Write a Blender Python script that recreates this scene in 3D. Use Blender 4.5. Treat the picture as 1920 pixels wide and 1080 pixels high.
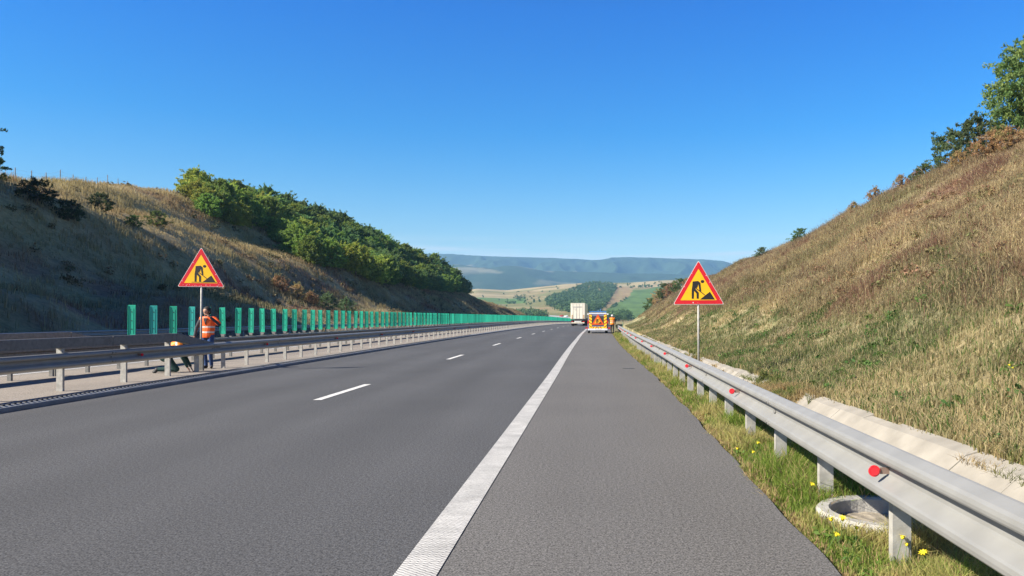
import bpy, bmesh, math, random
import numpy as np
from mathutils import Vector, Matrix

# ------------------------------------------------------------------ clear
for o in list(bpy.data.objects):
    bpy.data.objects.remove(o, do_unlink=True)
sc = bpy.context.scene
COL = sc.collection
R = math.radians
random.seed(5)
RNG = np.random.default_rng(11)

# ------------------------------------------------------------------ camera
CAMZ = 1.5
F = 1400.0
VX, VY = 1093.0, 595.0
cam_d = bpy.data.cameras.new('camera')
cam_d.sensor_width = 36.0
cam_d.lens = 36.0 * F / 1920.0
cam_d.clip_start = 0.05
cam_d.clip_end = 30000
cam = bpy.data.objects.new('camera', cam_d)
COL.objects.link(cam)
cam.location = (0, 0, CAMZ)
cam.rotation_euler = (math.pi / 2, 0, 0)
cam_d.shift_x = -(VX - 960) / 1920.0
cam_d.shift_y = (VY - 540) / 1920.0
sc.camera = cam

# ------------------------------------------------------------------ sun and sky
LX, LY, LZ = 1.22, 0.58, -1.0          # direction the sunlight travels
sun_el = math.atan2(1.0, math.hypot(LX, LY))
sun_az = math.atan2(-LX, -LY)          # clockwise from +Y
sd = bpy.data.lights.new('sun', 'SUN')
sd.energy = 5.0
sd.angle = R(0.53)
sd.color = (1.0, 0.925, 0.80)
sun = bpy.data.objects.new('sun', sd)
COL.objects.link(sun)
sun.rotation_euler = Vector((LX, LY, LZ)).to_track_quat('-Z', 'Y').to_euler()
sun.location = (-60, -20, 60)

w = bpy.data.worlds.new('World')
sc.world = w
w.use_nodes = True
nt = w.node_tree
nt.nodes.clear()
wo = nt.nodes.new('ShaderNodeOutputWorld')
bg = nt.nodes.new('ShaderNodeBackground')
sky = nt.nodes.new('ShaderNodeTexSky')
sky.sky_type = 'NISHITA'
sky.sun_disc = False
sky.sun_elevation = sun_el
sky.sun_rotation = sun_az
sky.altitude = 400
sky.air_density = 1.15
sky.dust_density = 0.35
sky.ozone_density = 3.2
hs = nt.nodes.new('ShaderNodeHueSaturation')
hs.inputs['Saturation'].default_value = 1.35
hs.inputs['Value'].default_value = 1.0
nt.links.new(sky.outputs[0], hs.inputs['Color'])
# clear autumn air: the blue deepens quickly with height
wtc = nt.nodes.new('ShaderNodeTexCoord'); wsp = nt.nodes.new('ShaderNodeSeparateXYZ'); nt.links.new(wtc.outputs['Generated'], wsp.inputs[0])
wr = nt.nodes.new('ShaderNodeValToRGB'); nt.links.new(wsp.outputs[2], wr.inputs[0])
cr = wr.color_ramp; cr.elements[0].position = .0; cr.elements[0].color = (1, 1, 1, 1)
cr.elements[1].position = 1.0; cr.elements[1].color = (.03, .12, .28, 1)
for p_, c_ in ((.10, (.80, .84, .84, 1)), (.24, (.16, .69, .95, 1)), (.38, (.0, .60, 1.05, 1)), (.55, (.01, .24, .50, 1))):
    q_ = cr.elements.new(p_); q_.color = c_
wm = nt.nodes.new('ShaderNodeMix'); wm.data_type = 'RGBA'; wm.blend_type = 'MULTIPLY'; wm.inputs[0].default_value = 1.0
nt.links.new(hs.outputs[0], wm.inputs[6]); nt.links.new(wr.outputs[0], wm.inputs[7])
# faint thin cloud low over the hills
wmp = nt.nodes.new('ShaderNodeMapping'); wmp.inputs['Scale'].default_value = (3, 3, 60); nt.links.new(wtc.outputs['Generated'], wmp.inputs[0])
wn = nt.nodes.new('ShaderNodeTexNoise'); wn.inputs['Scale'].default_value = 1.6; wn.inputs['Detail'].default_value = 5; nt.links.new(wmp.outputs[0], wn.inputs['Vector'])
wr2 = nt.nodes.new('ShaderNodeValToRGB'); nt.links.new(wsp.outputs[2], wr2.inputs[0]); c2 = wr2.color_ramp
c2.elements[0].position = .086; c2.elements[0].color = (1, 1, 1, 1); c2.elements[1].position = .108; c2.elements[1].color = (0, 0, 0, 1)
wr3 = nt.nodes.new('ShaderNodeMapRange'); wr3.inputs[1].default_value = .40; wr3.inputs[2].default_value = .68; wr3.inputs[4].default_value = .85; nt.links.new(wn.outputs[0], wr3.inputs[0])
wmm = nt.nodes.new('ShaderNodeMath'); wmm.operation = 'MULTIPLY'; nt.links.new(wr2.outputs[0], wmm.inputs[0]); nt.links.new(wr3.outputs[0], wmm.inputs[1])
wc = nt.nodes.new('ShaderNodeMix'); wc.data_type = 'RGBA'; nt.links.new(wmm.outputs[0], wc.inputs[0]); nt.links.new(wm.outputs[2], wc.inputs[6]); wc.inputs[7].default_value = (4.6, 5.2, 5.6, 1)
nt.links.new(wc.outputs[2], bg.inputs[0])
bg.inputs[1].default_value = 0.085
nt.links.new(bg.outputs[0], wo.inputs[0])

sc.view_settings.view_transform = 'Standard'
sc.view_settings.look = 'None'
sc.view_settings.gamma = 1.0
sc.view_settings.exposure = 1.15
sc.cycles.max_bounces = 6
sc.cycles.diffuse_bounces = 3
sc.cycles.volume_bounces = 0
sc.cycles.transparent_max_bounces = 8
sc.cycles.use_denoising = True

# ------------------------------------------------------------------ generic helpers
def link(o):
    COL.objects.link(o)
    return o

def tag(o, label=None, cat=None, group=None, kind=None):
    if label: o['label'] = label
    if cat: o['category'] = cat
    if group: o['group'] = group
    if kind: o['kind'] = kind
    return o

def empty(name, loc=(0, 0, 0), rz=0):
    o = bpy.data.objects.new(name, None)
    o.empty_display_size = 0.2
    o.location = loc
    o.rotation_euler = (0, 0, rz)
    return link(o)

def copy_tree(o, parent=None):
    c = o.copy()
    COL.objects.link(c)
    if parent is not None:
        c.parent = parent
    for ch in list(o.children):
        copy_tree(ch, c)
    return c

class MB:
    """collects shapes and links them as one mesh object"""
    def __init__(s):
        s.v = []; s.f = []; s.m = []; s.sm = []
    def add(s, vs, fs, mi=0, smooth=False, M=None):
        b = len(s.v)
        for p in vs:
            p = Vector(p)
            if M is not None: p = M @ p
            s.v.append(tuple(p))
        for f in fs:
            s.f.append(tuple(i + b for i in f)); s.m.append(mi); s.sm.append(smooth)
        return s
    def box(s, x0, x1, y0, y1, z0, z1, mi=0, M=None, bev=0.0):
        if bev > 0:
            b = bev
            vs = []
            for z, k in ((z0, b), (z0 + b, 0), (z1 - b, 0), (z1, b)):
                X0, X1, Y0, Y1 = x0 + k, x1 - k, y0 + k, y1 - k
                c = b if k == 0 else b * .4
                vs += [(X0 + c, Y0, z), (X1 - c, Y0, z), (X1, Y0 + c, z), (X1, Y1 - c, z),
                       (X1 - c, Y1, z), (X0 + c, Y1, z), (X0, Y1 - c, z), (X0, Y0 + c, z)]
            fs = [tuple(range(7, -1, -1)), tuple(range(24, 32))]
            for L in range(3):
                for i in range(8):
                    j = (i + 1) % 8
                    fs.append((L * 8 + i, L * 8 + j, L * 8 + 8 + j, L * 8 + 8 + i))
            return s.add(vs, fs, mi, False, M)
        vs = [(x0, y0, z0), (x1, y0, z0), (x1, y1, z0), (x0, y1, z0), (x0, y0, z1), (x1, y0, z1), (x1, y1, z1), (x0, y1, z1)]
        fs = [(0, 3, 2, 1), (4, 5, 6, 7), (0, 1, 5, 4), (1, 2, 6, 5), (2, 3, 7, 6), (3, 0, 4, 7)]
        return s.add(vs, fs, mi, False, M)
    def tube(s, p0, p1, r0, r1=None, n=10, mi=0, caps=True, smooth=True, M=None):
        if r1 is None: r1 = r0
        p0 = Vector(p0); p1 = Vector(p1)
        d = (p1 - p0).normalized()
        a = d.orthogonal().normalized(); b = d.cross(a)
        vs = []
        for p, r in ((p0, r0), (p1, r1)):
            for i in range(n):
                t = 2 * math.pi * i / n
                vs.append(p + a * (r * math.cos(t)) + b * (r * math.sin(t)))
        fs = [(i, (i + 1) % n, n + (i + 1) % n, n + i) for i in range(n)]
        s.add(vs, fs, mi, smooth, M)
        if caps:
            s.add(vs, [tuple(range(n - 1, -1, -1)), tuple(range(n, 2 * n))], mi, False, M)
        return s
    def path(s, pts, rs, n=8, mi=0, M=None):
        """tapered tube through points"""
        pts = [Vector(p) for p in pts]
        vs = []
        a = None
        for k, p in enumerate(pts):
            d = (pts[min(k + 1, len(pts) - 1)] - pts[max(k - 1, 0)]).normalized()
            if a is None: a = d.orthogonal().normalized()
            a = (a - d * a.dot(d)).normalized(); b = d.cross(a)
            for i in range(n):
                t = 2 * math.pi * i / n
                vs.append(p + a * (rs[k] * math.cos(t)) + b * (rs[k] * math.sin(t)))
        fs = []
        for k in range(len(pts) - 1):
            for i in range(n):
                j = (i + 1) % n
                fs.append((k * n + i, k * n + j, k * n + n + j, k * n + n + i))
        fs.append(tuple(range(n - 1, -1, -1))); L = (len(pts) - 1) * n
        fs.append(tuple(range(L, L + n)))
        return s.add(vs, fs, mi, True, M)
    def prism(s, poly, t0, t1, axis='y', mi=0, M=None, smooth=False):
        """poly: 2-D outline; extruded along axis from t0 to t1"""
        n = len(poly)
        def mk(a, b, t):
            return {'y': (a, t, b), 'x': (t, a, b), 'z': (a, b, t)}[axis]
        vs = [mk(a, b, t0) for a, b in poly] + [mk(a, b, t1) for a, b in poly]
        fs = [tuple(range(n)), tuple(range(2 * n - 1, n - 1, -1))]
        for i in range(n):
            j = (i + 1) % n
            fs.append((i, n + i, n + j, j))
        return s.add(vs, fs, mi, smooth, M)
    def sweep(s, prof, frames, mi=0, closed=True, smooth=False):
        """prof: (a,b) outline; frames: list of (origin, A, B)"""
        n = len(prof); vs = []
        for o, A, B in frames:
            for a, b in prof:
                vs.append(Vector(o) + Vector(A) * a + Vector(B) * b)
        fs = []
        m = n if closed else n - 1
        for k in range(len(frames) - 1):
            for i in range(m):
                j = (i + 1) % n
                fs.append((k * n + i, k * n + j, (k + 1) * n + j, (k + 1) * n + i))
        s.add(vs, fs, mi, smooth)
        if closed:
            s.add(vs, [tuple(range(n - 1, -1, -1)), tuple(range((len(frames) - 1) * n, len(frames) * n))], mi)
        return s
    def build(s, name, mats, parent=None, label=None):
        me = bpy.data.meshes.new(name)
        me.from_pydata([tuple(p) for p in s.v], [], s.f)
        if not isinstance(mats, (list, tuple)): mats = [mats]
        for m in mats: me.materials.append(m)
        me.polygons.foreach_set('material_index', s.m)
        me.polygons.foreach_set('use_smooth', s.sm)
        bm = bmesh.new(); bm.from_mesh(me)
        bmesh.ops.remove_doubles(bm, verts=bm.verts, dist=1e-5)
        bmesh.ops.recalc_face_normals(bm, faces=bm.faces)
        bm.to_mesh(me); bm.free()
        o = bpy.data.objects.new(name, me)
        if parent is not None: o.parent = parent
        if label: o['label'] = label
        return link(o)

def np_mesh(name, V, T, col=None, mats=None, parent=None, smooth=False):
    """mesh from numpy vertices and triangles / quads (T: n x 3 or n x 4)"""
    me = bpy.data.meshes.new(name)
    V = np.asarray(V, dtype=np.float32); T = np.asarray(T, dtype=np.int32)
    k = T.shape[1]
    me.vertices.add(len(V)); me.vertices.foreach_set('co', V.ravel())
    me.loops.add(T.size); me.loops.foreach_set('vertex_index', T.ravel())
    me.polygons.add(len(T))
    me.polygons.foreach_set('loop_start', np.arange(0, T.size, k, dtype=np.int32))
    try:
        me.polygons.foreach_set('loop_total', np.full(len(T), k, dtype=np.int32))
    except Exception:
        pass
    me.polygons.foreach_set('use_smooth', np.full(len(T), smooth, dtype=bool))
    if col is not None:
        ca = me.color_attributes.new('Col', 'FLOAT_COLOR', 'POINT')
        c4 = np.ones((len(V), 4), dtype=np.float32); c4[:, :3] = col
        ca.data.foreach_set('color', c4.ravel())
    for m in (mats or []): me.materials.append(m)
    me.update(calc_edges=True)
    me.validate()
    o = bpy.data.objects.new(name, me)
    if parent is not None: o.parent = parent
    return link(o)

# ------------------------------------------------------------------ noise
def _hash(ix, iy, seed):
    h = (ix.astype(np.int64) * 374761393 + iy.astype(np.int64) * 668265263 + seed * 1274126177) & 0xffffffff
    h = ((h ^ (h >> 13)) * 1274126177) & 0xffffffff
    h = ((h ^ (h >> 16)) * 2246822519) & 0xffffffff
    return ((h ^ (h >> 15)) & 0xffffff) / float(0xffffff)

def vn(x, y, seed=0):
    x = np.asarray(x, float); y = np.asarray(y, float)
    x, y = np.broadcast_arrays(x, y)
    ix = np.floor(x); iy = np.floor(y); fx = x - ix; fy = y - iy
    fx = fx * fx * (3 - 2 * fx); fy = fy * fy * (3 - 2 * fy)
    a = _hash(ix, iy, seed); b = _hash(ix + 1, iy, seed)
    c = _hash(ix, iy + 1, seed); d = _hash(ix + 1, iy + 1, seed)
    return (a * (1 - fx) + b * fx) * (1 - fy) + (c * (1 - fx) + d * fx) * fy

def fbm(x, y, seed=0, oct=4):
    s = 0; a = .5; t = 0
    x = np.asarray(x, float); y = np.asarray(y, float)
    for k in range(oct):
        s = s + a * vn(x * 2 ** k + 17.3 * k, y * 2 ** k - 9.1 * k, seed + k); t += a; a *= .5
    return s / t

def sstep(a, b, x):
    t = np.clip((np.asarray(x, float) - a) / (b - a), 0, 1)
    return t * t * (3 - 2 * t)

def smin(a, b, k):
    h = np.clip(.5 + .5 * (b - a) / k, 0, 1)
    return b * (1 - h) + a * h - k * h * (1 - h)

# ------------------------------------------------------------------ road alignment
def C(y):                                  # sideways bend of the motorway
    y = np.asarray(y, float)
    a = np.clip(y - 25, 0, 275)
    return a * a / 5400.0 + np.clip(y - 300, 0, None) * .10
def Vz(y):                                 # the crest: road drops away far off
    y = np.asarray(y, float)
    return -np.clip(y - 120, 0, None) ** 2 / 24000.0
def I(pts):
    a = np.array(pts, float)
    return lambda y: np.interp(y, a[:, 0], a[:, 1])
edge_u = I([(-6, -1.03), (4.3, -.977), (7.6, -.93), (19.4, -.777), (50, -.52), (80, -.43), (130, -.5), (400, -.6)])
pave_u = I([(-6, 1.28), (4.33, 1.49), (11.7, 1.7), (18.3, 1.84), (37, 1.93), (64, 2.3), (100, 2.6), (400, 2.7)])
rail_u = I([(-6, 1.48), (0, 1.62), (20, 2.08), (60, 2.78), (100, 3.15), (400, 3.3)])
ditch_u = I([(-6, 4.15), (10, 4.2), (40, 4.35), (60, 4.7), (100, 5.2), (400, 5.4)])
KERB = -9.1
DASH = -4.81
NRAIL = -10.4
ORAIL = -13.45
LTOE = -27.5
def W(u, y, z=0.0):
    """road coordinates -> world"""
    return Vector((float(u + C(y)), float(y), float(z + Vz(y))))

# ------------------------------------------------------------------ terrain height
HL = I([(-60, 13), (40, 13.2), (64, 13.6), (90, 17.2), (115, 20.5), (150, 24), (200, 24), (235, 18), (262, 9.5), (290, 2.0), (310, -1), (420, -8)])
HR = I([(-60, 13), (40, 12.4), (60, 11.6), (90, 10.2), (130, 9), (170, 8.2), (200, 7.6), (225, 6.0), (255, 2.5), (290, 0), (420, -8)])
SL, SR = .555, .60
def ground(u, y):
    """height over the road plane in road coordinates"""
    u = np.asarray(u, float); y = np.asarray(y, float)
    u, y = np.broadcast_arrays(u, y)
    z = np.full(u.shape, -.06)
    # left cut
    t = LTOE - u
    sl = .43 * np.clip(t, 0, 13) + .63 * np.clip(t - 13, 0, None)
    lump = (fbm(u / 11, y / 13, 3) - .5) * 2.6 + (fbm(u / 3.2, y / 3.6, 5, 3) - .5) * .7
    hl = HL(y) + (fbm(y / 17, u / 30, 9) - .5) * .8
    bench = .9 * np.sin(np.clip(t, 0, 30) / 30 * math.pi * 3 + y * .02) * sstep(2, 8, t)
    zl = smin(sl + bench, hl + np.clip(t - hl / SL, 0, None) * .02, 2.0) + lump * sstep(0, 5, t) * np.clip(1 - (t - 30) / 60, .25, 1)
    zl = zl + 18.5 * sstep(30.2, 36, t) * (1 - sstep(59, 65.5, y))  # unseen hump added past the left edge so its shadow covers the slope
    z = np.where(t > 0, np.minimum(zl, zl) - .06, z)
    # right verge, channel and cut
    du = ditch_u(y) - 4.2
    r = u - du
    verge = -.05 - .05 * sstep(1.4, 2.7, r)
    z = np.where(u > pave_u(y) - .02, verge + (fbm(u / .5, y / .5, 21, 3) - .5) * .05 * (u > pave_u(y) + .05), z)
    fill = sstep(13.3, 14.2, y) * (1 - sstep(16.6, 17.6, y))
    fill = np.maximum(fill, .9 * sstep(26.2, 27, y) * (1 - sstep(28.5, 29.5, y)))
    chan = np.where((r > 2.72) & (r < 4.22), -.72 + .58 * fill + .12 * fill * sstep(3.3, 4.2, r), 0)
    z = np.where((r > 2.72) & (r < 4.22), chan, z)
    tr = r - 4.25
    sr = .30 * np.clip(tr, 0, 2.2) + SR * np.clip(tr - 2.2, 0, None)
    hr = HR(y) + (fbm(y / 7.0, u / 20, 31) - .5) * 1.6
    lr = (fbm(u / 7, y / 9, 33) - .5) * 1.5 + (fbm(u / 1.7, y / 1.9, 35, 3) - .5) * .42
    zr = .0 + smin(sr, hr + np.clip(tr - hr / SR, 0, None) * .03, 1.2) + lr * sstep(0, 4, tr)
    z = np.where(tr > -.03, zr, z)
    # everything sinks into the valley past the crest
    z = z - sstep(300, 430, y) * 14
    return z

def gz(u, y):
    return ground(u, y) + Vz(y)

# colours of vegetation (base colours)
STRAW = np.array((.41, .335, .185)); TAN = np.array((.29, .235, .135)); BROWN = np.array((.165, .125, .085))
RED = np.array((.215, .118, .082)); GREEN = np.array((.115, .165, .05)); DGREEN = np.array((.06, .105, .035)); OLIVE = np.array((.215, .215, .095))
def mix(a, b, t):
    t = np.asarray(t)[..., None]
    return a * (1 - t) + b * t
def veg(u, y):
    u = np.asarray(u, float); y = np.asarray(y, float); u, y = np.broadcast_arrays(u, y)
    n1 = fbm(u / 5, y / 6.5, 51); n2 = fbm(u / 1.8, y / 2.2, 57, 3); n3 = fbm(u / 9, y / 12, 63)
    c = mix(TAN, STRAW, sstep(.42, .62, n1))
    c = mix(c, BROWN, sstep(.52, .72, n2) * .6)
    red = sstep(.50, .60, fbm(u / 3.5, y / 5, 77)) * .92
    c = mix(c, RED, red)
    c = mix(c, OLIVE, sstep(.5, .66, n3) * .65)
    # greener toward the foot of the right bank and on the verge
    r = u - (ditch_u(y) - 4.2)
    g = np.where(r > 0, (1 - sstep(5.5, 10.5, r + (n1 - .5) * 6)), 0)
    c = mix(c, mix(OLIVE, GREEN, sstep(.4, .6, n2)), g * .52)
    g2 = sstep(.62, .72, fbm(u / 1.3, y / 1.6, 91, 3)) * np.where(r > 0, 1 - sstep(7, 14, r), .2)
    c = mix(c, GREEN * .8, g2)
    pale = sstep(.60, .68, fbm(u / 2.6 + 40, y / 4.4, 121)) * np.where(r > 4, .7, 0)
    c = mix(c, STRAW * 1.25, pale)
    dry = sstep(10, 22, LTOE - u) * .45                 # sunlit gold of the upper left bank put into its straw colour
    return mix(c, STRAW * np.array((1.15, 1.05, .85)), dry)

# ------------------------------------------------------------------ materials
MATS = {}
def mat(name, col=(.5, .5, .5), rough=.6, metal=0.0, noise=0.0, nscale=8.0, bump=0.0, bscale=60.0, spec=.5, coat=0.0, emis=None):
    m = bpy.data.materials.new(name); m.use_nodes = True
    t = m.node_tree; b = t.nodes['Principled BSDF']
    b.inputs['Base Color'].default_value = (*col, 1)
    b.inputs['Roughness'].default_value = rough
    b.inputs['Metallic'].default_value = metal
    b.inputs['Specular IOR Level'].default_value = spec
    b.inputs['Coat Weight'].default_value = coat
    tc = t.nodes.new('ShaderNodeTexCoord')
    if noise > 0:
        n = t.nodes.new('ShaderNodeTexNoise'); n.inputs['Scale'].default_value = nscale; n.inputs['Detail'].default_value = 6
        t.links.new(tc.outputs['Object'], n.inputs['Vector'])
        mr = t.nodes.new('ShaderNodeMapRange'); mr.inputs[1].default_value = .3; mr.inputs[2].default_value = .7
        mr.inputs[3].default_value = 1 - noise; mr.inputs[4].default_value = 1 + noise
        t.links.new(n.outputs[0], mr.inputs[0])
        mx = t.nodes.new('ShaderNodeVectorMath'); mx.operation = 'SCALE'
        mx.inputs[0].default_value = col
        t.links.new(mr.outputs[0], mx.inputs['Scale'])
        t.links.new(mx.outputs[0], b.inputs['Base Color'])
    if bump > 0:
        n2 = t.nodes.new('ShaderNodeTexNoise'); n2.inputs['Scale'].default_value = bscale; n2.inputs['Detail'].default_value = 4
        t.links.new(tc.outputs['Object'], n2.inputs['Vector'])
        bp = t.nodes.new('ShaderNodeBump'); bp.inputs['Strength'].default_value = bump; bp.inputs['Distance'].default_value = .01
        t.links.new(n2.outputs[0], bp.inputs['Height']); t.links.new(bp.outputs[0], b.inputs['Normal'])
    MATS[name] = m
    return m

def asphalt(name, c0, c1, warm, big=.12):
    """fine aggregate, broad tonal drift along the lanes"""
    m = bpy.data.materials.new(name); m.use_nodes = True
    t = m.node_tree; b = t.nodes['Principled BSDF']; L = t.links.new
    tc = t.nodes.new('ShaderNodeTexCoord')
    def noise(sc_, det, vec=None):
        n = t.nodes.new('ShaderNodeTexNoise'); n.inputs['Scale'].default_value = sc_; n.inputs['Detail'].default_value = det
        L(vec or tc.outputs['Object'], n.inputs['Vector']); return n
    fine = noise(85, 2); grain = noise(34, 2)
    mp = t.nodes.new('ShaderNodeMapping'); mp.inputs['Scale'].default_value = (.9, .06, 1); L(tc.outputs['Object'], mp.inputs['Vector'])
    broad = noise(1.0, 3, mp.outputs[0]); patch = noise(.35, 4)
    vor = t.nodes.new('ShaderNodeTexVoronoi'); vor.inputs['Scale'].default_value = 130; L(tc.outputs['Object'], vor.inputs['Vector'])
    ramp = t.nodes.new('ShaderNodeValToRGB'); ramp.color_ramp.elements[0].position = .37; ramp.color_ramp.elements[1].position = .62
    ramp.color_ramp.elements[0].color = (*c0, 1); ramp.color_ramp.elements[1].color = (*c1, 1)
    ad = t.nodes.new('ShaderNodeMath'); ad.operation = 'ADD'
    s1 = t.nodes.new('ShaderNodeMath'); s1.operation = 'MULTIPLY'; s1.inputs[1].default_value = .70
    s2 = t.nodes.new('ShaderNodeMath'); s2.operation = 'MULTIPLY'; s2.inputs[1].default_value = .30
    L(fine.outputs[0], s1.inputs[0]); L(grain.outputs[0], s2.inputs[0]); L(s1.outputs[0], ad.inputs[0]); L(s2.outputs[0], ad.inputs[1])
    L(ad.outputs[0], ramp.inputs[0])
    mr = t.nodes.new('ShaderNodeMapRange'); mr.inputs[1].default_value = .3; mr.inputs[2].default_value = .7; mr.inputs[3].default_value = 1 - big; mr.inputs[4].default_value = 1 + big
    L(broad.outputs[0], mr.inputs[0])
    mr2 = t.nodes.new('ShaderNodeMapRange'); mr2.inputs[1].default_value = .3; mr2.inputs[2].default_value = .7; mr2.inputs[3].default_value = .93; mr2.inputs[4].default_value = 1.07
    L(patch.outputs[0], mr2.inputs[0])
    mm = t.nodes.new('ShaderNodeMath'); mm.operation = 'MULTIPLY'; L(mr.outputs[0], mm.inputs[0]); L(mr2.outputs[0], mm.inputs[1])
    if name == 'asphalt_lane':
        sx_ = t.nodes.new('ShaderNodeSeparateXYZ'); L(tc.outputs['Object'], sx_.inputs[0])
        f_ = t.nodes.new('ShaderNodeMath'); f_.operation = 'MULTIPLY'; f_.inputs[1].default_value = 2 * math.pi / 1.9
        wob = t.nodes.new('ShaderNodeMath'); wob.operation = 'MULTIPLY_ADD'; wob.inputs[1].default_value = .5
        L(broad.outputs[0], wob.inputs[0]); L(sx_.outputs[0], wob.inputs[2]); L(wob.outputs[0], f_.inputs[0])
        sn = t.nodes.new('ShaderNodeMath'); sn.operation = 'SINE'; L(f_.outputs[0], sn.inputs[0])
        am = t.nodes.new('ShaderNodeMath'); am.operation = 'MULTIPLY_ADD'; am.inputs[1].default_value = .055; am.inputs[2].default_value = 1.0
        L(sn.outputs[0], am.inputs[0]); m2_ = t.nodes.new('ShaderNodeMath'); m2_.operation = 'MULTIPLY'
        L(mm.outputs[0], m2_.inputs[0]); L(am.outputs[0], m2_.inputs[1]); mm = m2_
    mx = t.nodes.new('ShaderNodeVectorMath'); mx.operation = 'SCALE'
    L(ramp.outputs[0], mx.inputs[0]); L(mm.outputs[0], mx.inputs['Scale'])
    L(mx.outputs[0], b.inputs['Base Color'])
    bp = t.nodes.new('ShaderNodeBump'); bp.inputs['Strength'].default_value = .25; bp.inputs['Distance'].default_value = .003
    L(vor.outputs[0], bp.inputs['Height']); L(bp.outputs[0], b.inputs['Normal'])
    b.inputs['Roughness'].default_value = .88
    b.inputs['Specular IOR Level'].default_value = .35
    return m

M_lane = asphalt('asphalt_lane', (.020, .0205, .022), (.126, .126, .130), 0, .10)
M_shoulder = asphalt('asphalt_shoulder', (.038, .0365, .035), (.198, .189, .180), 0, .06)
M_median = asphalt('median_paving', (.15, .13, .11), (.36, .315, .27), 0, .08)

def marking():
    m = bpy.data.materials.new('road_paint'); m.use_nodes = True
    t = m.node_tree; b = t.nodes['Principled BSDF']; L = t.links.new
    tc = t.nodes.new('ShaderNodeTexCoord')
    # rows of raised paint ridges with dark asphalt between them (agglomerate line)
    mp = t.nodes.new('ShaderNodeMapping'); mp.inputs['Scale'].default_value = (1, 1, 1)
    L(tc.outputs['Object'], mp.inputs['Vector'])
    sp = t.nodes.new('ShaderNodeSeparateXYZ'); L(mp.outputs[0], sp.inputs[0])
    wx = t.nodes.new('ShaderNodeMath'); wx.operation = 'MULTIPLY'; wx.inputs[1].default_value = 2 * math.pi / .042; L(sp.outputs[0], wx.inputs[0])
    sx = t.nodes.new('ShaderNodeMath'); sx.operation = 'SINE'; L(wx.outputs[0], sx.inputs[0])
    am = t.nodes.new('ShaderNodeMath'); am.operation = 'MULTIPLY'; am.inputs[1].default_value = 1.3; L(sx.outputs[0], am.inputs[0])
    wy = t.nodes.new('ShaderNodeMath'); wy.operation = 'MULTIPLY'; wy.inputs[1].default_value = 2 * math.pi / .034; L(sp.outputs[1], wy.inputs[0])
    n = t.nodes.new('ShaderNodeTexNoise'); n.inputs['Scale'].default_value = 30; n.inputs['Detail'].default_value = 2; L(tc.outputs['Object'], n.inputs['Vector'])
    nm = t.nodes.new('ShaderNodeMath'); nm.operation = 'MULTIPLY'; nm.inputs[1].default_value = 4.5; L(n.outputs[0], nm.inputs[0])
    a1 = t.nodes.new('ShaderNodeMath'); a1.operation = 'ADD'; L(wy.outputs[0], a1.inputs[0]); L(am.outputs[0], a1.inputs[1])
    a2 = t.nodes.new('ShaderNodeMath'); a2.operation = 'ADD'; L(a1.outputs[0], a2.inputs[0]); L(nm.outputs[0], a2.inputs[1])
    s = t.nodes.new('ShaderNodeMath'); s.operation = 'SINE'; L(a2.outputs[0], s.inputs[0])
    mr = t.nodes.new('ShaderNodeMapRange'); mr.inputs[1].default_value = -.85; mr.inputs[2].default_value = -.25; mr.interpolation_type = 'SMOOTHSTEP'
    L(s.outputs[0], mr.inputs[0])
    mx = t.nodes.new('ShaderNodeMix'); mx.data_type = 'RGBA'
    mx.inputs[6].default_value = (.19, .18, .175, 1); mx.inputs[7].default_value = (.62, .605, .57, 1)
    L(mr.outputs[0], mx.inputs[0])
    n3 = t.nodes.new('ShaderNodeTexNoise'); n3.inputs['Scale'].default_value = 3; n3.inputs['Detail'].default_value = 5; L(tc.outputs['Object'], n3.inputs['Vector'])
    mr3 = t.nodes.new('ShaderNodeMapRange'); mr3.inputs[1].default_value = .3; mr3.inputs[2].default_value = .7; mr3.inputs[3].default_value = .74; mr3.inputs[4].default_value = 1.05
    L(n3.outputs[0], mr3.inputs[0])
    sc2 = t.nodes.new('ShaderNodeVectorMath'); sc2.operation = 'SCALE'; L(mx.outputs[2], sc2.inputs[0]); L(mr3.outputs[0], sc2.inputs['Scale'])
    L(sc2.outputs[0], b.inputs['Base Color'])
    bp = t.nodes.new('ShaderNodeBump'); bp.inputs['Strength'].default_value = .6; bp.inputs['Distance'].default_value = .004
    L(mr.outputs[0], bp.inputs['Height']); L(bp.outputs[0], b.inputs['Normal'])
    b.inputs['Roughness'].default_value = .7
    return m
M_paint = marking()
M_dash = mat('lane_paint', (.62, .61, .58), .7, noise=.25, nscale=9, bump=.3)

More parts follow.
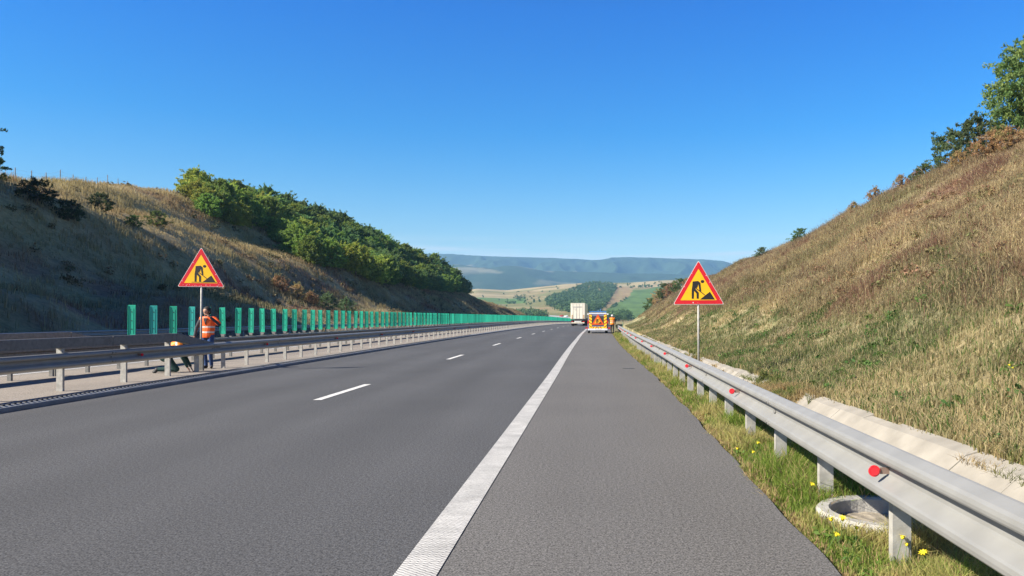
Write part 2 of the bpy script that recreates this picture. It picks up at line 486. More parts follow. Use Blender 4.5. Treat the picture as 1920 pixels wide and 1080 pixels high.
def vcol_mat(name, rough=.9, transl=0.0, nscale=0, namp=.2, bump=0, rnd=0.0, bdist=.05, bscale=6):
    m = bpy.data.materials.new(name); m.use_nodes = True
    t = m.node_tree; L = t.links.new
    b = t.nodes['Principled BSDF']
    at = t.nodes.new('ShaderNodeAttribute'); at.attribute_name = 'Col'
    src = at.outputs['Color']
    if nscale:
        tc = t.nodes.new('ShaderNodeTexCoord')
        n = t.nodes.new('ShaderNodeTexNoise'); n.inputs['Scale'].default_value = nscale; n.inputs['Detail'].default_value = 8; n.inputs['Roughness'].default_value = .7
        L(tc.outputs['Object'], n.inputs['Vector'])
        mr = t.nodes.new('ShaderNodeMapRange'); mr.inputs[1].default_value = .3; mr.inputs[2].default_value = .7; mr.inputs[3].default_value = 1 - namp; mr.inputs[4].default_value = 1 + namp
        L(n.outputs[0], mr.inputs[0])
        mx = t.nodes.new('ShaderNodeVectorMath'); mx.operation = 'SCALE'; L(src, mx.inputs[0]); L(mr.outputs[0], mx.inputs['Scale'])
        src = mx.outputs[0]
        if bump:
            n2 = t.nodes.new('ShaderNodeTexNoise'); n2.inputs['Scale'].default_value = bscale; n2.inputs['Detail'].default_value = 8; n2.inputs['Roughness'].default_value = .7
            L(tc.outputs['Object'], n2.inputs['Vector'])
            bp = t.nodes.new('ShaderNodeBump'); bp.inputs['Strength'].default_value = bump; bp.inputs['Distance'].default_value = bdist
            L(n2.outputs[0], bp.inputs['Height']); L(bp.outputs[0], b.inputs['Normal'])
    if rnd:
        oi = t.nodes.new('ShaderNodeObjectInfo')
        hv = t.nodes.new('ShaderNodeHueSaturation')
        r1 = t.nodes.new('ShaderNodeMapRange'); r1.inputs[3].default_value = .5 - .025 * rnd; r1.inputs[4].default_value = .5 + .02 * rnd
        r2 = t.nodes.new('ShaderNodeMapRange'); r2.inputs[3].default_value = 1 - .25 * rnd; r2.inputs[4].default_value = 1 + .25 * rnd
        L(oi.outputs['Random'], r1.inputs[0]); L(oi.outputs['Random'], r2.inputs[0])
        L(r1.outputs[0], hv.inputs['Hue']); L(r2.outputs[0], hv.inputs['Value']); L(src, hv.inputs['Color'])
        src = hv.outputs[0]
    L(src, b.inputs['Base Color'])
    b.inputs['Roughness'].default_value = rough
    b.inputs['Specular IOR Level'].default_value = .25
    if transl:
        tr = t.nodes.new('ShaderNodeBsdfTranslucent'); L(src, tr.inputs['Color'])
        ms = t.nodes.new('ShaderNodeMixShader'); ms.inputs[0].default_value = transl
        out = t.nodes['Material Output']
        L(b.outputs[0], ms.inputs[1]); L(tr.outputs[0], ms.inputs[2]); L(ms.outputs[0], out.inputs[0])
    return m
M_soil = vcol_mat('soil', .95, nscale=2.2, namp=.35, bump=.8, bdist=.12, bscale=3)
M_far = vcol_mat('far_land', .95, nscale=.02, namp=.22, bump=.6, bdist=6, bscale=.02)
M_grass = vcol_mat('grass_blades', .8, transl=.5)
M_leaf = vcol_mat('leaves', .6, transl=.5, rnd=1.0)
M_leaf2 = vcol_mat('shrub_leaves', .7, transl=.3)
M_bark = mat('bark', (.14, .105, .075), .9, noise=.3, nscale=20, bump=.6)
M_galv = mat('galvanised_steel', (.30, .297, .28), .55, .25, noise=.08, nscale=5, bump=.10, bscale=160)
M_galvd = mat('weathered_steel', (.185, .18, .17), .62, .15, noise=.2, nscale=14, bump=.2, bscale=90)
M_post = mat('post_zinc', (.40, .385, .35), .65, .15, noise=.22, nscale=12, bump=.2, bscale=80)
M_conc = mat('concrete', (.30, .275, .232), .9, noise=.20, nscale=2.2, bump=.3, bscale=40)
M_conc2 = mat('grey_concrete', (.36, .345, .31), .9, noise=.2, nscale=5, bump=.5, bscale=50)
M_kerb = mat('kerb_concrete', (.23, .24, .255), .85, noise=.15, nscale=3, bump=.4)
M_slot = mat('kerb_slot', (.05, .05, .055), .9)
M_green = mat('green_plastic', (.015, .335, .215), .42, noise=.08, nscale=3)
def vary(m, amp):
    t = m.node_tree; b = t.nodes['Principled BSDF']; src = b.inputs['Base Color'].links[0].from_socket
    oi = t.nodes.new('ShaderNodeObjectInfo'); mr = t.nodes.new('ShaderNodeMapRange'); mr.inputs[3].default_value = 1 - amp; mr.inputs[4].default_value = 1 + amp
    t.links.new(oi.outputs['Random'], mr.inputs[0]); mx = t.nodes.new('ShaderNodeVectorMath'); mx.operation = 'SCALE'
    t.links.new(src, mx.inputs[0]); t.links.new(mr.outputs[0], mx.inputs['Scale']); t.links.new(mx.outputs[0], b.inputs['Base Color'])
vary(M_green, .16)
M_greend = mat('teal_plastic', (.02, .285, .255), .42, noise=.08, nscale=3)
M_dark = mat('dark_rubber', (.02, .02, .022), .7)
M_black = mat('black_film', (.018, .016, .014), .5)
M_sred = mat('sign_red', (.62, .012, .02), .38, noise=.1, nscale=8)
M_syel = mat('sign_yellow', (.93, .50, .008), .4, noise=.06, nscale=6)
M_swhite = mat('sign_edge', (.75, .70, .66), .5)
M_chip = mat('chipped_white', (.7, .66, .64), .6)
M_alu = mat('aluminium_back', (.5, .5, .5), .5, .6)
M_refl = mat('red_reflector', (.75, .015, .03), .25, coat=.4)
M_rust = mat('reflector_bracket', (.22, .15, .12), .6)
M_orange = mat('hi_vis_orange', (.95, .13, .012), .6, noise=.12, nscale=15)
M_amber = mat('hi_vis_amber', (1.0, .27, .01), .6, noise=.1, nscale=15)
M_strip = mat('reflective_tape', (.62, .62, .58), .4)
M_lime = mat('lime_tape', (.55, .80, .08), .5)
M_skin = mat('skin', (.45, .24, .16), .55)
M_navy = mat('blue_workwear', (.022, .055, .16), .85, noise=.25, nscale=14)
M_dgreen = mat('green_workwear', (.012, .045, .042), .85, noise=.25, nscale=14)
M_jacket = mat('dark_jacket', (.045, .045, .055), .85, noise=.2, nscale=14)
M_blackcl = mat('black_workwear', (.022, .022, .028), .85, noise=.25, nscale=14)
M_hair = mat('dark_hair', (.018, .014, .012), .7)
M_helmet = mat('grey_helmet', (.55, .53, .52), .4)
M_shoe = mat('black_boot', (.018, .018, .02), .6)
M_white = mat('white_paint', (.86, .79, .64), .35, noise=.05, nscale=1.5, coat=.2)
M_vanw = mat('van_white', (.70, .72, .78), .3, coat=.3)
M_vanp = mat('van_side_purple', (.20, .20, .30), .35, coat=.3)
M_glass = mat('dark_glass', (.02, .025, .03), .08, spec=.8)
M_tyre = mat('tyre_rubber', (.02, .02, .02), .8)
M_tail = mat('tail_lamp', (.55, .02, .015), .25, coat=.3)
M_plate = mat('number_plate', (.75, .75, .70), .4)
M_chy = mat('chevron_yellow', (.95, .68, .02), .4)
M_chr = mat('chevron_red', (.50, .02, .02), .4)
M_mark = mat('dark_strip', (.022, .022, .024), .7)
M_trk_txt = mat('faded_lettering', (.30, .30, .30), .6)
M_wood = mat('old_wood', (.20, .165, .12), .9, noise=.25, nscale=12)
M_bluelamp = mat('blue_lamp_cover', (.05, .22, .55), .3, coat=.3)
M_carred = mat('car_red', (.45, .02, .02), .3, coat=.5)
M_litter = mat('white_plastic', (.8, .8, .78), .5)
M_flower = mat('yellow_petals', (.85, .68, .02), .6)

# ------------------------------------------------------------------ ground sheet (near)
def grid_mesh(name, us, ys, mats, off=0.0, kind='structure'):
    U, Y = np.meshgrid(us, ys)
    z = gz(U, Y) + off
    X = U + C(Y)
    V = np.stack([X, Y, z], -1).reshape(-1, 3)
    nu, ny = len(us), len(ys)
    i = np.arange((ny - 1) * (nu - 1)); r_ = i // (nu - 1); c_ = i % (nu - 1)
    a = r_ * nu + c_
    T = np.stack([a, a + 1, a + nu + 1, a + nu], -1)
    col = veg(U, Y).reshape(-1, 3)
    # bare soil shows between the plants
    col = mix(col, BROWN * 1.1, .35 * np.ones(len(col)))
    o = np_mesh(name, V, T, col, mats, smooth=True)
    tag(o, kind=kind)
    return o

def steps(a, b, f):
    out = [a]
    while out[-1] < b: out.append(out[-1] + f(out[-1]))
    out[-1] = b
    return out
us = steps(-260, -80, lambda u: 7) + steps(-79, LTOE - 1, lambda u: .9)[0:] + list(np.arange(LTOE - .7, LTOE + .6, .35))
us += [-25.5, -20, -14.5, -9.2, -5, -2, 0, 1.0]
us += list(np.arange(1.3, 2.7, .1)) + [2.70, 2.74] + list(np.arange(2.9, 4.15, .15)) + [4.20, 4.235, 4.3]
us += steps(4.45, 30, lambda u: .25 if u < 14 else .5) + steps(31, 60, lambda u: 1.5) + steps(64, 240, lambda u: 8)
us = sorted(set(round(x, 3) for x in us))
ys = steps(-25, 450, lambda y: .35 if 2 < y < 32 else (.8 if y < 90 else (1.6 if y < 300 else 6)))
# ditch distance varies along the road: shear the right-hand columns with it
def ground_sheet():
    U0, Y = np.meshgrid(np.array(us), np.array(ys))
    k = sstep(2.0, 2.72, U0)
    U = U0 + k * (ditch_u(Y) - 4.2)
    z = gz(U, Y)
    X = U + C(Y)
    V = np.stack([X, Y, z], -1).reshape(-1, 3)
    nu, ny = len(us), len(ys)
    i = np.arange((ny - 1) * (nu - 1)); a = (i // (nu - 1)) * nu + i % (nu - 1)
    T = np.stack([a, a + 1, a + nu + 1, a + nu], -1)
    col = mix(veg(U, Y), BROWN * 1.1, .25 * np.ones(U.shape)).reshape(-1, 3)
    o = np_mesh('ground', V, T, col, [M_soil], smooth=True)
    tag(o, kind='structure')
ground_sheet()

# ------------------------------------------------------------------ far land in polar cells
def far_land():
    # skyline heights are given as rise per metre of distance (tangent of elevation)
    def tan_el(Y): return (VY - np.asarray(Y, float)) / F
    Ymid = I([(-900, 560), (600, 556), (800, 552), (860, 546), (895, 541), (950, 544), (1000, 539), (1060, 532.5), (1110, 530), (1180, 530), (1250, 525), (1330, 522), (1420, 524), (1700, 535), (3500, 545)])
    Yft = I([(-900, 490), (700, 492), (860, 497), (900, 503), (960, 507), (1060, 510), (1150, 512), (1250, 514), (1400, 518), (1800, 520), (3500, 520)])
    Yr = I([(-900, 478), (500, 472), (700, 474), (838, 477), (880, 480), (960, 482.5), (1040, 484.5), (1085, 487), (1112, 489), (1128, 488), (1148, 484), (1180, 483), (1250, 485), (1330, 488), (1355, 490), (1385, 498), (1420, 506), (1600, 512), (3500, 505)])
    xs = np.concatenate([np.arange(-900, 760, 18), np.arange(760, 1460, 4), np.arange(1460, 3000, 18)]).astype(float)
    ds = np.concatenate([np.arange(330, 1650, 14), np.arange(1650, 3000, 60), np.arange(3000, 5600, 45), np.arange(5600, 9500, 400)]).astype(float)
    XX, DD = np.meshgrid(xs, ds)
    az = (XX - VX) / F
    x = az * DD; y = DD
    t1 = np.clip((DD - 560) / (1550 - 560), 0, 1)
    Yb = 603 + (Ymid(XX) - 603) * t1 ** .92
    zm = CAMZ + tan_el(Yb) * DD
    zm = np.where(DD < 560, CAMZ + tan_el(603) * 560 - 16 * sstep(0, 1, (560 - DD) / 120.0), zm)
    zm = zm + (fbm(x / 160, y / 160, 201) - .5) * 7 * sstep(560, 800, DD) * (1 - sstep(1450, 1560, DD) * .7)
    # falls away behind the fields
    zpeak = CAMZ + tan_el(Ymid(XX)) * 1550
    zback = zpeak * (1 - .75 * sstep(1560, 2300, DD))
    zf_top = CAMZ + tan_el(Yft(XX)) * 3700
    zr_top = CAMZ + tan_el(Yr(XX)) * 5200
    zf = zback + (zf_top - zback) * sstep(2300, 3700, DD)
    valley = 1 - .10 * sstep(3700, 4000, DD) * (1 - sstep(4000, 4400, DD))
    z3 = zf * valley
    z4 = z3 + (zr_top - z3) * sstep(3950, 5200, DD) ** .8
    z4 = np.where(DD > 5200, zr_top * (1 - .5 * sstep(5300, 9000, DD)), z4)
    z = np.where(DD < 1560, zm, np.where(DD < 2300, zback, z4))
    rel = (fbm(x / 420, y / 620, 211, 5) - .62) * 110 * sstep(2500, 3300, DD) * (1 - sstep(3500, 3700, DD)) \
        + -np.abs(fbm(x / 380, y / 900, 221, 5) - .5) * 420 * sstep(3850, 4400, DD) * (1 - sstep(4950, 5150, DD))
    z = z + rel
    z = z + (fbm(x / 60, y / 60, 231, 3) - .5) * 9 * sstep(3000, 3400, DD) * (1 - .8 * sstep(4900, 5150, DD))
    V = np.stack([x, y, z], -1).reshape(-1, 3)
    # land cover
    px = XX; py = VY - (z - CAMZ) / DD * F
    n = fbm(x / 45, y / 90, 241, 4); n2 = fbm(x / 200, y / 60, 243, 4)
    tan_f = np.array((.26, .21, .10)); olive = np.array((.17, .165, .06)); grn = np.array((.085, .145, .035)); brn = np.array((.25, .165, .085)); pale = np.array((.36, .29, .165)); forest = np.array((.030, .055, .022)); road = np.array((.42, .40, .36))
    c = mix(olive, tan_f, sstep(.42, .6, n2))
    c = mix(c, brn, sstep(.55, .7, n) * .6)
    strip = vn(x / 70 + y / 300, y / 45, 251)
    c = mix(c, pale, sstep(.62, .68, strip) * sstep(1150, 1250, DD) * .8)
    c = mix(c, grn, sstep(.30, .22, strip) * 0)
    # green field on the left and the large one on the right
    gl = (px < 985) & (DD > 1060) & (DD < 1290)
    c[gl] = grn * 1.1
    az_b = I([(560, 1122), (700, 1128), (865, 1140), (1154, 1178), (1438, 1192), (1560, 1200)])(DD)
    gr = (px > az_b) & (DD > 600) & (DD < 1330 + 90 * vn(px / 40, 0, 5))
    c[gr] = grn * (.85 + .3 * vn(px[gr] / 9, DD[gr] / 40, 7))[:, None]
    br = (px < az_b) & (px > az_b - 45) & (DD > 640) & (DD < 1450)
    c[br] = mix(brn, tan_f, vn(px[br] / 6, DD[br] / 50, 8))
    # mountains are wooded with a few pale clearings
    fm = sstep(2350, 2650, DD)
    clear = sstep(.64, .70, fbm(x / 260, y / 330, 261, 4)) * sstep(2900, 3300, DD) * (1 - sstep(4500, 4800, DD))
    c = mix(c, mix(forest, np.array((.30, .27, .18)), clear * .55), fm)
    # stretch of the motorway climbing out of the valley
    rc = 1010 + (DD - 560) * .0
    nu, ny = len(xs), len(ds)
    i = np.arange((ny - 1) * (nu - 1)); a = (i // (nu - 1)) * nu + i % (nu - 1)
    T = np.stack([a, a + 1, a + nu + 1, a + nu], -1)
    o = np_mesh('hills', V, T, c.reshape(-1, 3), [M_far], smooth=True)
    tag(o, kind='structure')
    from_grid = (xs, ds, z)
    def height(X, D):
        i = np.clip(np.searchsorted(xs, X) - 1, 0, nu - 2); j = np.clip(np.searchsorted(ds, D) - 1, 0, ny - 2)
        tx = (X - xs[i]) / (xs[i + 1] - xs[i]); td = (D - ds[j]) / (ds[j + 1] - ds[j])
        return z[j, i] * (1 - tx) * (1 - td) + z[j, i + 1] * tx * (1 - td) + z[j + 1, i] * (1 - tx) * td + z[j + 1, i + 1] * tx * td
    return height
far_h = far_land()

# ------------------------------------------------------------------ paved surfaces
def ribbon(name, f0, f1, ys, z, m, across=1):
    mb = MB(); vs = []
    for y in ys:
        a, b = float(f0(y)), float(f1(y))
        for k in range(across + 1):
            vs.append(W(a + (b - a) * k / across, y, z))
    n = across + 1; fs = []
    for i in range(len(ys) - 1):
        for k in range(across):
            fs.append((i * n + k, i * n + k + 1, (i + 1) * n + k + 1, (i + 1) * n + k))
    mb.add(vs, fs)
    return tag(mb.build(name, m), kind='structure')
ysr = steps(-20, 420, lambda y: 2.0 if y < 100 else 4)
ribbon('road', lambda y: KERB, lambda y: edge_u(y) + .10, ysr, 0, M_lane)
ribbon('hard_shoulder', lambda y: edge_u(y) + .10, lambda y: pave_u(y) + .012 * math.sin(y * 1.7) + .012 * math.sin(y * 4.1 + 1), steps(-20, 420, lambda y: .25 if y < 40 else 2), 0, M_shoulder)
ribbon('median', lambda y: -14.5, lambda y: KERB - .28, ysr, .02, M_median)
ribbon('opposite_carriageway', lambda y: -26.6, lambda y: -14.5, ysr, 0, M_lane)
ribbon('opposite_edge_marking', lambda y: -14.95, lambda y: -14.7, ysr, .006, M_paint)
ribbon('edge_marking', lambda y: edge_u(y) - .125, lambda y: edge_u(y) + .125, ysr, .006, M_paint)
for k in range(-1, 22):
    y0 = 13.5 + 13.1 * k
    if y0 < -5: continue
    ribbon('lane_marking', lambda y: DASH - .075, lambda y: DASH + .075, [y0, y0 + 1.6, y0 + 3.2], .006, M_dash)
# slotted kerb
def kerb():
    mb = MB()
    prof = [(-.28, .0), (-.28, .115), (-.12, .115), (-.01, .075), (0, .055), (0, -.05), (-.28, -.05)]
    fr = [(W(KERB, y), (1, 0, 0), (0, 0, 1)) for y in steps(-20, 330, lambda y: 2.5 if y < 100 else 5)]
    mb.sweep(prof, fr)
    # drain slots across the chamfer
    y = 4.0
    while y < 60:
        o = W(KERB, y)
        mb.box(o.x - .22, o.x - .07, y, y + .05, o.z + .095, o.z + .1175, 1)
        y += .12
    tag(mb.build('kerb', [M_kerb, M_slot]), kind='structure')
kerb()
# thin dark mark lying on the shoulder
mb = MB(); pmark = (1178 - VX) * 21.9 / F
mb.prism([(pmark - .17, 21.85), (pmark - .08, 21.80), (pmark + .1, 21.79), (pmark + .19, 21.83), (pmark + .1, 21.90), (pmark - .1, 21.92)], .001, .007, 'z')
tag(mb.build('dark_mark', M_mark), kind='structure')

# concrete drainage channel
def channel():
    rr = random.Random(4)
    e = empty('drainage_channel')
    tag(e, 'cream concrete slab drainage channel running behind the right guardrail', 'drain')
    y = -6.0
    while y < 62:
        L = 1.0
        if not (14.3 < y < 16.6 or 26.4 < y < 28.3):
            du = ditch_u(y) - 4.2
            j = [rr.uniform(-.012, .012) for _ in range(6)]
            top = rr.uniform(-.025, .02)
            outer = rr.uniform(.05, .12)
            pr = [(2.72, -.10), (2.80, -.085), (3.18, -.56 + j[0]), (3.45, -.56 + j[1]), (4.12 + j[2], .02 + top * .3), (4.20 + outer, .045 + top * .4 + .06 * outer / .2), (4.20 + outer, -.09), (4.14, -.07), (3.47, -.66), (3.14, -.66), (2.72, -.2)]
            fr = [(W(du, yy), (1, 0, 0), (0, 0, 1)) for yy in (y + .004, y + L - .004)]
            mb = MB(); mb.sweep(pr, fr); mb.build('slab', M_conc, e)
        y += L
channel()

# manhole ring
def ring():
    mb = MB(); n = 40
    prof = [(.39, -.25), (.39, .035), (.405, .05), (.48, .05), (.50, .03), (.50, -.25)]
    vs = []; fs = []
    for i in range(n):
        t = 2 * math.pi * i / n
        for r_, z_ in prof: vs.append((r_ * math.cos(t), r_ * math.sin(t), z_))
    m = len(prof)
    for i in range(n):
        for k in range(m):
            fs.append((i * m + k, i * m + (k + 1) % m, ((i + 1) % n) * m + (k + 1) % m, ((i + 1) % n) * m + k))
    mb.add(vs, fs, 0, False)
    e = empty('manhole_ring', (2.30, 5.70, -.02))
    tag(e, 'round concrete manhole ring sunk in the grass beneath the right guardrail', 'manhole')
    mb.build('ring', M_conc2, e)
    m2 = MB(); vs = [(0, 0, -.06)]; fs = []
    for i in range(n):
        t = 2 * math.pi * i / n
        vs.append((.395 * math.cos(t), .395 * math.sin(t), -.07 + .006 * math.sin(i * 2.1)))
    for i in range(n): fs.append((0, 1 + i, 1 + (i + 1) % n))
    m2.add(vs, fs)
    m2.build('cover', mat('sandy_fill', (.30, .26, .20), .95, noise=.35, nscale=9, bump=1.0, bscale=30), e)
ring()

# ------------------------------------------------------------------ guardrails
WPROF = [(0, .155), (.010, .153), (.066, .128), (.080, .115), (.084, .095), (.082, .080), (.076, .070), (.018, .046), (.009, .035), (.009, -.006), (.014, -.018), (.074, -.062), (.082, -.074), (.084, -.095), (.080, -.115), (.066, -.128), (.010, -.153), (0, -.155)]
def wbeam(ufun, y0, y1, side, zc, seg=4.5, parent=None, name='rail', m=None, maxseg=95):
    """side +1: the corrugated face looks to +u"""
    y = y0; k = 0
    while y < y1 and k < maxseg:
        ye = min(y + seg, y1)
        mb = MB()
        n = 4 if y < 60 else 2
        out = [(side * (a + .005 * (k % 2)), b) for a, b in WPROF]
        inn = [(side * (a + .005 * (k % 2) - .004), b) for a, b in reversed(WPROF)]
        fr = []
        for i in range(n + 1):
            yy = y - .12 + (ye - y + .12) * i / n
            fr.append((W(float(ufun(yy)), yy, zc), (1, 0, 0), (0, 0, 1)))
        mb.sweep(out + inn, fr, smooth=False)
        if y < 45:
            for db, zz in ((-.04, .095), (-.14, .095), (-.04, -.095), (-.14, -.095), (-.09, 0)):
                p = W(float(ufun(ye)) , ye + db + .02, zc + zz)
                d = .083 if zz else .018
                mb.tube((p.x + side * (d - .002), p.y, p.z), (p.x + side * (d + .014), p.y, p.z), .019, .015, 8, 1)
        mb.build(name, [m or M_galv, M_galvd], parent)
        y = ye; k += 1

def cpost(mb, p, h, w=.10, d=.055, rot=1, base=-.25):
    """C-section post; flange faces the viewer"""
    t = .006
    x0 = p.x - w / 2
    mb.box(x0, x0 + w, p.y, p.y + t, p.z + base, p.z + h)
    mb.box(x0, x0 + t, p.y + t, p.y + d, p.z + base, p.z + h)
    mb.box(x0 + w - t, x0 + w, p.y + t, p.y + d, p.z + base, p.z + h)

def right_guardrail():
    e = empty('guardrail', W(rail_u(0), 0, 0))
    tag(e, 'galvanised steel guardrail with red discs along the right grass verge', 'guardrail')
    e.matrix_world = Matrix.Identity(4)
    wbeam(rail_u, -2.0, 66.0, -1, .635, 4.45, e)
    y = -1.55; k = 0
    while y < 66:
        mb = MB(); p = W(float(rail_u(y)) + .26, y, 0)
        cpost(mb, p, .58, .115, .06)
        mb.build('post', M_post, e)
        mb = MB(); mb.box(p.x - .235, p.x - .058, y + .01, y + .075, .55, .70)
        mb.build('spacer', M_galvd, e)
        y += 1.55; k += 1
    for y in [4.14 + 4.47 * i for i in range(13)]:
        u = float(rail_u(y)); p = W(u - .045, y, .648)
        r = MB(); r.box(p.x - .02, p.x + .04, y + .004, y + .012, p.z - .018, p.z + .018)
        br = r.build('reflector', M_rust, e)
        d = MB(); d.tube((p.x - .055, y - .004, p.z), (p.x - .055, y + .004, p.z), .032, .032, 20)
        d.build('disc', M_refl, br)
        d2 = MB(); d2.tube((p.x - .055, y - .009, p.z), (p.x - .055, y - .0045, p.z), .023, .020, 20)
        d2.build('lens', M_refl, br)
right_guardrail()

def near_guardrail():
    e = empty('median_guardrail')
    tag(e, 'grey steel guardrail on the near side of the median with closely spaced pale posts', 'guardrail')
    f = lambda y: NRAIL
    wbeam(f, 3.0, 290, 1, .63, 4.5, e)
    y = 4.4; n = 0
    posts = []
    posts = [5.0, 7.1, 9.2, 11.2, 12.95, 14.93, 17.0, 18.8, 20.2]
    y = 21.7
    while y < 290:
        posts.append(y); y += 1.5
    rest = MB()
    for k, y in enumerate(posts):
        tall = y < 19.2
        mb = MB() if k < 99 else rest
        p = W(NRAIL - .07, y, 0)
        cpost(mb, p, .98 if tall else .72, .125 if tall else .10, .06)
        if tall: mb.prism([(p.x + .06, .70), (p.x + .06, .96), (p.x - .12, .96)], p.y - .02, p.y + .02, 'y')
        if k < 99: mb.build('post', M_post, e)
    r = rest.build('post', M_post, e); r['kind'] = 'stuff'
    # upper box beam with sloping end
    mb = MB()
    prof = [(0, 1.09), (.10, 1.09), (.11, 1.08), (.11, .89), (.10, .88), (0, .88)]
    fr = [(W(NRAIL - .10, yy, 0), (1, 0, 0), (0, 0, 1)) for yy in (2.5, 6.8)]
    mb.sweep(prof, fr); mb.build('upper_beam', M_galvd, e)
    for a, b in ((6.82, 12.0), (12.02, 16.5), (16.52, 19.2)):
        mb = MB(); mb.sweep(prof, [(W(NRAIL - .10, a), (1, 0, 0), (0, 0, 1)), (W(NRAIL - .10, b), (1, 0, 0), (0, 0, 1))])
        for q in (b - .12, b - .3):
            for zz in (.93, .985, 1.04): mb.tube((W(NRAIL, q).x, q, zz), (W(NRAIL, q).x + .025, q, zz), .013, .011, 6)
        mb.build('upper_beam', M_galvd, e)
    mb = MB(); mb.sweep(prof, [(W(NRAIL - .10, 19.2), (1, 0, 0), (0, 0, 1)), (W(NRAIL - .10, 21.4, -.36), (1, 0, 0), (0, 0, 1))])
    mb.build('sloping_end', M_galvd, e)
    y = 17.4
    k = 0
    while y < 120:
        p = W(NRAIL + .10, y, .63)
        r = MB(); r.box(p.x - .08, p.x + .04, y + .004, y + .012, p.z - .03, p.z + .03); br = r.build('reflector', M_rust, e)
        d = MB(); d.tube((p.x + .03, y - .004, p.z), (p.x + .03, y + .004, p.z), .034, .034, 14); d.build('disc', M_refl, br)
        y += 6.9
near_guardrail()

def far_median_guardrail():
    e = empty('median_guardrail')
    tag(e, 'dark steel guardrail on the far side of the median beneath the green panels', 'guardrail')
    wbeam(lambda y: ORAIL, 3.0, 290, -1, .61, 4.5, e, m=M_galvd)
    wbeam(lambda y: ORAIL + .24, 3.0, 290, 1, .61, 9.0, e, name='inner_rail', m=M_galvd, maxseg=80)
    y = 5.1; k = 0; rest = MB()
    while y < 290:
        mb = MB() if k < 99 else rest
        cpost(mb, W(ORAIL + .12, y), .80, .09, .06)
        if k < 99: mb.build('post', M_galvd, e)
        y += 1.36; k += 1
    rest.build('post', M_galvd, e)['kind'] = 'stuff'
    prof = [(0, 1.12), (.10, 1.12), (.11, 1.11), (.11, .92), (.10, .91), (0, .91)]
    for a, b, da, db in ((2.5, 8, 0, 0), (8.02, 14, 0, 0), (14.02, 19.6, 0, 0), (19.62, 21.6, 0, -.34)):
        mb = MB(); mb.sweep(prof, [(W(ORAIL - .1, a, da), (1, 0, 0), (0, 0, 1)), (W(ORAIL - .1, b, db), (1, 0, 0), (0, 0, 1))])
        mb.build('upper_beam', M_galvd, e)
    for y in (7.9, 12.2, 15.4, 18.8):
        mb = MB(); cpost(mb, W(ORAIL + .14, y), .95, .09, .06); mb.build('tall_post', M_galv, e)
far_median_guardrail()

def outer_guardrail():
    e = empty('outer_guardrail')
    tag(e, 'distant steel guardrail at the foot of the shaded left slope', 'guardrail')
    wbeam(lambda y: -26.9, 10.0, 290, 1, .62, 9.0, e, m=M_galv)
    y = 11; k = 0; rest = MB()
    while y < 290:
        mb = MB() if k < 60 else rest
        cpost(mb, W(-27.05, y), .74, .09, .06)
        if k < 60: mb.build('post', M_post, e)
        y += 3.0; k += 1
    rest.build('post', M_post, e)['kind'] = 'stuff'
outer_guardrail()

# ------------------------------------------------------------------ green anti-glare panels
def make_panel(m, detail=True):
    e = empty('glare_panel')
    b = MB()
    # slightly curved blade with a raised frame
    b.box(-.108, .108, -.012, .012, .88, 1.865, bev=.006)
    b.box(-.108, -.092, -.03, -.0125, .90, 1.85, bev=.003)
    b.box(.092, .108, -.03, -.0125, .90, 1.85, bev=.003)
    b.box(-.050, -.042, -.020, -.0125, 1.02, 1.76)
    b.box(.042, .050, -.020, -.0125, 1.02, 1.76)
    b.build('blade', m, e)
    for z in (1.15, 1.40, 1.66):
        h = MB(); h.tube((0, -.018, z), (0, -.0122, z), .017, .017, 8); h.build('bolt', M_dark, e)
    k = MB()
    k.box(-.06, .06, -.03, .03, .78, .875); k.box(-.085, -.055, -.02, .02, .84, .885); k.box(.055, .085, -.02, .02, .84, .885)
    k.build('bracket', M_galvd, e)
    return e
pg = make_panel(M_green); pt = make_panel(M_greend)
simple = MB(); simple.box(-.108, .108, -.012, .012, .88, 1.865); simple.box(-.05, .05, -.028, .028, .78, .878, 1)
sp_ = simple.build('glare_panel', [M_green, M_galvd])
usedp = {'g': False, 't': False, 's': False}
for i in range(220):
    y = 22.05 + 1.13 * i
    u = ORAIL + .12
    p = W(u, y)
    if i < 45:
        key = 't' if i in (1, 3) else 'g'
        src = pt if key == 't' else pg
    else:
        key = 's'; src = sp_
    if not usedp[key]:
        o = src; usedp[key] = True
    else:
        o = copy_tree(src)
    o.location = p
    o.rotation_euler = (random.uniform(-.012, .012), random.uniform(-.022, .022), random.uniform(-.16, .12) + .03)
    if i == 0: lb = 'green anti-glare panel standing first and leftmost in the median row'
    elif i == 1: lb = 'teal anti-glare panel second from the left end of the median row'
    elif i == 2: lb = 'green anti-glare panel third from the left end, between two teal ones'
    elif i == 3: lb = 'teal anti-glare panel fourth from the left end, just left of the standing worker'
    elif i < 45: lb = 'green upright anti-glare panel with visible gaps beside it, right of the standing worker'
    else: lb = 'green anti-glare panel in the far part of the row where panels seem to merge'
    tag(o, lb, 'glare panel', 'green anti-glare panels along the median')

